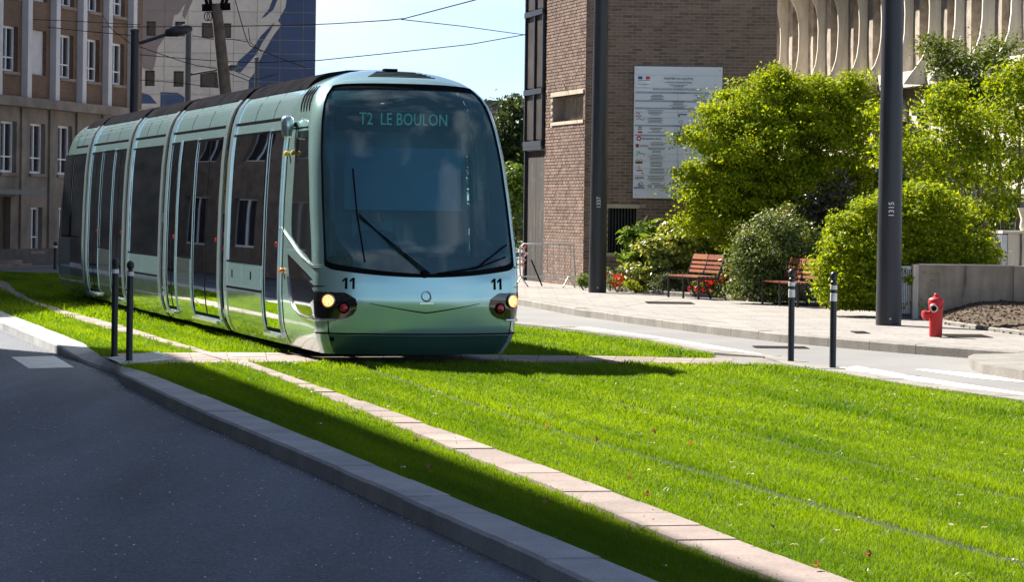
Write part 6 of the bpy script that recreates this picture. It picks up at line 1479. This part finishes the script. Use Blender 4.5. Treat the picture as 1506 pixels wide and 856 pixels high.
shrub("red_flower_clump", 908, 425, 57.2, [(908, 413, 12, 6, 57.2), (925, 417, 8, 5, 57.1)], 500, .025, M['leaf_mid'], "cluster of red flowers in the bed beside the left thick pole", .05, .5, "flowers", (M['petal_red'], 170, .03), "red flowers in the bed")
shrub("red_flower_clump", 1028, 435, 55.2, [(1026, 424, 13, 11, 55.2), (1055, 412, 6, 6, 55.4)], 600, .025, M['leaf_mid'], "cluster of red flowers showing under the near bench", .05, .5, "flowers", (M['petal_red'], 190, .032), "red flowers in the bed")
shrub("yellow_green_clump", 935, 430, 56.8, [(930, 420, 12, 8, 56.8), (955, 425, 14, 7, 56.7)], 900, .028, M['leaf_bush'], "low yellow green ground plant between red flowers and the near bench", .05)
shrub("low_shrub", 1068, 437, 54.2, [(1066, 428, 14, 12, 54.2), (1085, 430, 16, 14, 54)], 1500, .03, M['leaf_mid'], "low dark green plant between the near bench and the flowering shrub", .06)
T2Y = 50.5
t2 = empty("slender_tree", (pd(1478, 330, T2Y).x, T2Y, .5)); tag(t2, "slender multi stemmed tree with open foliage at the right edge", "tree")
bl2 = [blob(1385, 205, 58, 38, T2Y - 1.0), blob(1355, 240, 45, 38, T2Y - 1.2), blob(1440, 190, 55, 48, T2Y - .6), blob(1485, 160, 40, 45, T2Y - .4), blob(1430, 250, 55, 42, T2Y - .8), blob(1300, 200, 32, 50, T2Y - 1.3), blob(1480, 245, 40, 40, T2Y), blob(1520, 210, 40, 60, T2Y), blob(1370, 155, 26, 26, T2Y - .8), blob(1470, 300, 36, 22, T2Y - .4), blob(1490, 115, 34, 40, T2Y - .2), blob(1400, 150, 40, 30, T2Y - .8)]
foliage_obj("crown", t2, rel(t2, bl2), 17000, .044, M['leaf_bush'], .12, .2, .5, .2, 70)
o3 = (0, 0, 0)
for q, (px, py) in enumerate(((1420, 180), (1465, 170), (1500, 160))):
    e = pd(px, py, T2Y - .4) - t2.location; bs = Vector((-.12 + .14 * q, 0, 0)); m_ = bs.lerp(e, .45) + Vector((.06 * (q - 1), 0, .15)); MB().tube([bs, bs.lerp(m_, .5), m_, m_.lerp(e, .6), e], [.05, .045, .035, .025, .012], 8).build("trunk", M['bark'], t2, 60)
t3 = empty("feathery_tree", (pd(1440, 330, 53).x, 53, .4)); tag(t3, "thin twiggy small tree with sparse leaves before the concrete fins", "tree")
bl3 = [blob(1430, 110, 45, 40, 53), blob(1395, 85, 35, 30, 53), blob(1465, 75, 30, 26, 53), blob(1375, 65, 20, 14, 53.1), blob(1440, 145, 45, 25, 53), blob(1480, 110, 20, 35, 53), blob(1410, 135, 30, 25, 53)]
foliage_obj("crown", t3, rel(t3, bl3), 7500, .040, M['leaf_mid'], .14, .15, .5, .2)
random.seed(21)
for q in range(13):
    e = pd(random.uniform(1370, 1490), random.uniform(50, 130), 53) - t3.location; bs = Vector((random.uniform(-.1, .1), 0, 0)); m_ = bs.lerp(e, .55) + Vector((random.uniform(-.15, .15), 0, .1)); MB().tube([bs, m_, m_.lerp(e, .5) + Vector((random.uniform(-.06, .06), 0, 0)), e], [.022, .016, .010, .005], 6).build("trunk" if q == 0 else "branch", M['bark'], t3, 60)
shrub("hedge_shrub", 1475, 330, 52, [(1440, 330, 40, 40, 52), (1475, 320, 30, 25, 52.3), (1395, 300, 40, 35, 51)], 3600, .05, M['leaf_mid'], "shaded shrub filling the space behind the round bush")
# far side behind the tram
FY = 120.0
f1 = empty("far_tree", (pd(752, 300, FY).x, FY, 0)); tag(f1, "dark green tree far behind between the tram and the brick building", "tree")
foliage_obj("crown", f1, rel(f1, [blob(752, 195, 26, 50, FY), blob(772, 185, 24, 52, FY), (blob(740, 225, 22, 40, FY)), blob(770, 240, 30, 45, FY)]), 6500, .13, M['leaf_far'], .3, .5, .6, .2)
limbs(f1, (0, 0, 0), [(0, 0, 4.5), (.5, 0, 4)], .2)
shrub("far_hedge", 755, 340, 96, [(750, 275, 26, 34, 96), (775, 290, 26, 40, 96.5), (738, 300, 20, 40, 96), (765, 320, 34, 45, 97)], 6500, .085, M['leaf_hedge'], "lighter green hedge behind the fence far right of the tram", .2, .6, "hedge")
fe = empty("metal_fence", (pd(740, 400, 84).x, 84, 0)); tag(fe, "dark far fence with thin upright bars behind the barrier", "fence")
zt = pd(760, 316, 84).z; zb3 = pd(760, 392, 84).z
for k in range(16): MB().box((k * .085, 0, (zt + zb3) / 2), (.022, .022, zt - zb3)).build("bar", M['dark_metal'], fe)
for z in (zt - .05, zb3 + .06): MB().box((.63, 0.02, z), (1.4, .03, .04)).build("rail", M['dark_metal'], fe)
MB().box((.63, .05, zb3 / 2), (1.5, .2, zb3)).build("base_wall", M['pale_concrete'], fe)
rf_ = empty("far_house", (pd(738, 145, 200).x, 200, 0)); tag(rf_, "distant grey roofed house just above the far tree", "house")
MB().box((0, 3, 4.6), (2.6, 6, 9.2)).build("wall", M['far_stone'], rf_); mb = MB(); mb.add([(-1.5, 0, 9.2), (1.5, 0, 9.2), (1.5, 6, 9.2), (-1.5, 6, 9.2), (-1.2, 3, 10.1), (1.2, 3, 10.1)], [(0, 1, 5, 4), (2, 3, 4, 5), (0, 4, 3), (1, 2, 5), (0, 3, 2, 1)]); mb.build("roof", M['tram_roof'], rf_)
MB().box((-.4, -.02, 7.6), (.6, .06, .9)).build("window", M['dark_pane'], rf_)

fw = bpy.data.objects.new("far_wood", None)
P, U = crown_points([(x, 150 + random.uniform(-6, 6), random.uniform(2, 3.5), 4.5, 4, random.uniform(3, 4.6)) for x in range(-6, 34, 4)], 16000, .5, .4)
V, F = leaf_arrays(P, U, .24); o = bpy.data.objects.new("far_wood", np_mesh("far_wood", V, F, M['leaf_far'])); C.objects.link(o); o['kind'] = 'stuff'; bpy.data.objects.remove(fw)

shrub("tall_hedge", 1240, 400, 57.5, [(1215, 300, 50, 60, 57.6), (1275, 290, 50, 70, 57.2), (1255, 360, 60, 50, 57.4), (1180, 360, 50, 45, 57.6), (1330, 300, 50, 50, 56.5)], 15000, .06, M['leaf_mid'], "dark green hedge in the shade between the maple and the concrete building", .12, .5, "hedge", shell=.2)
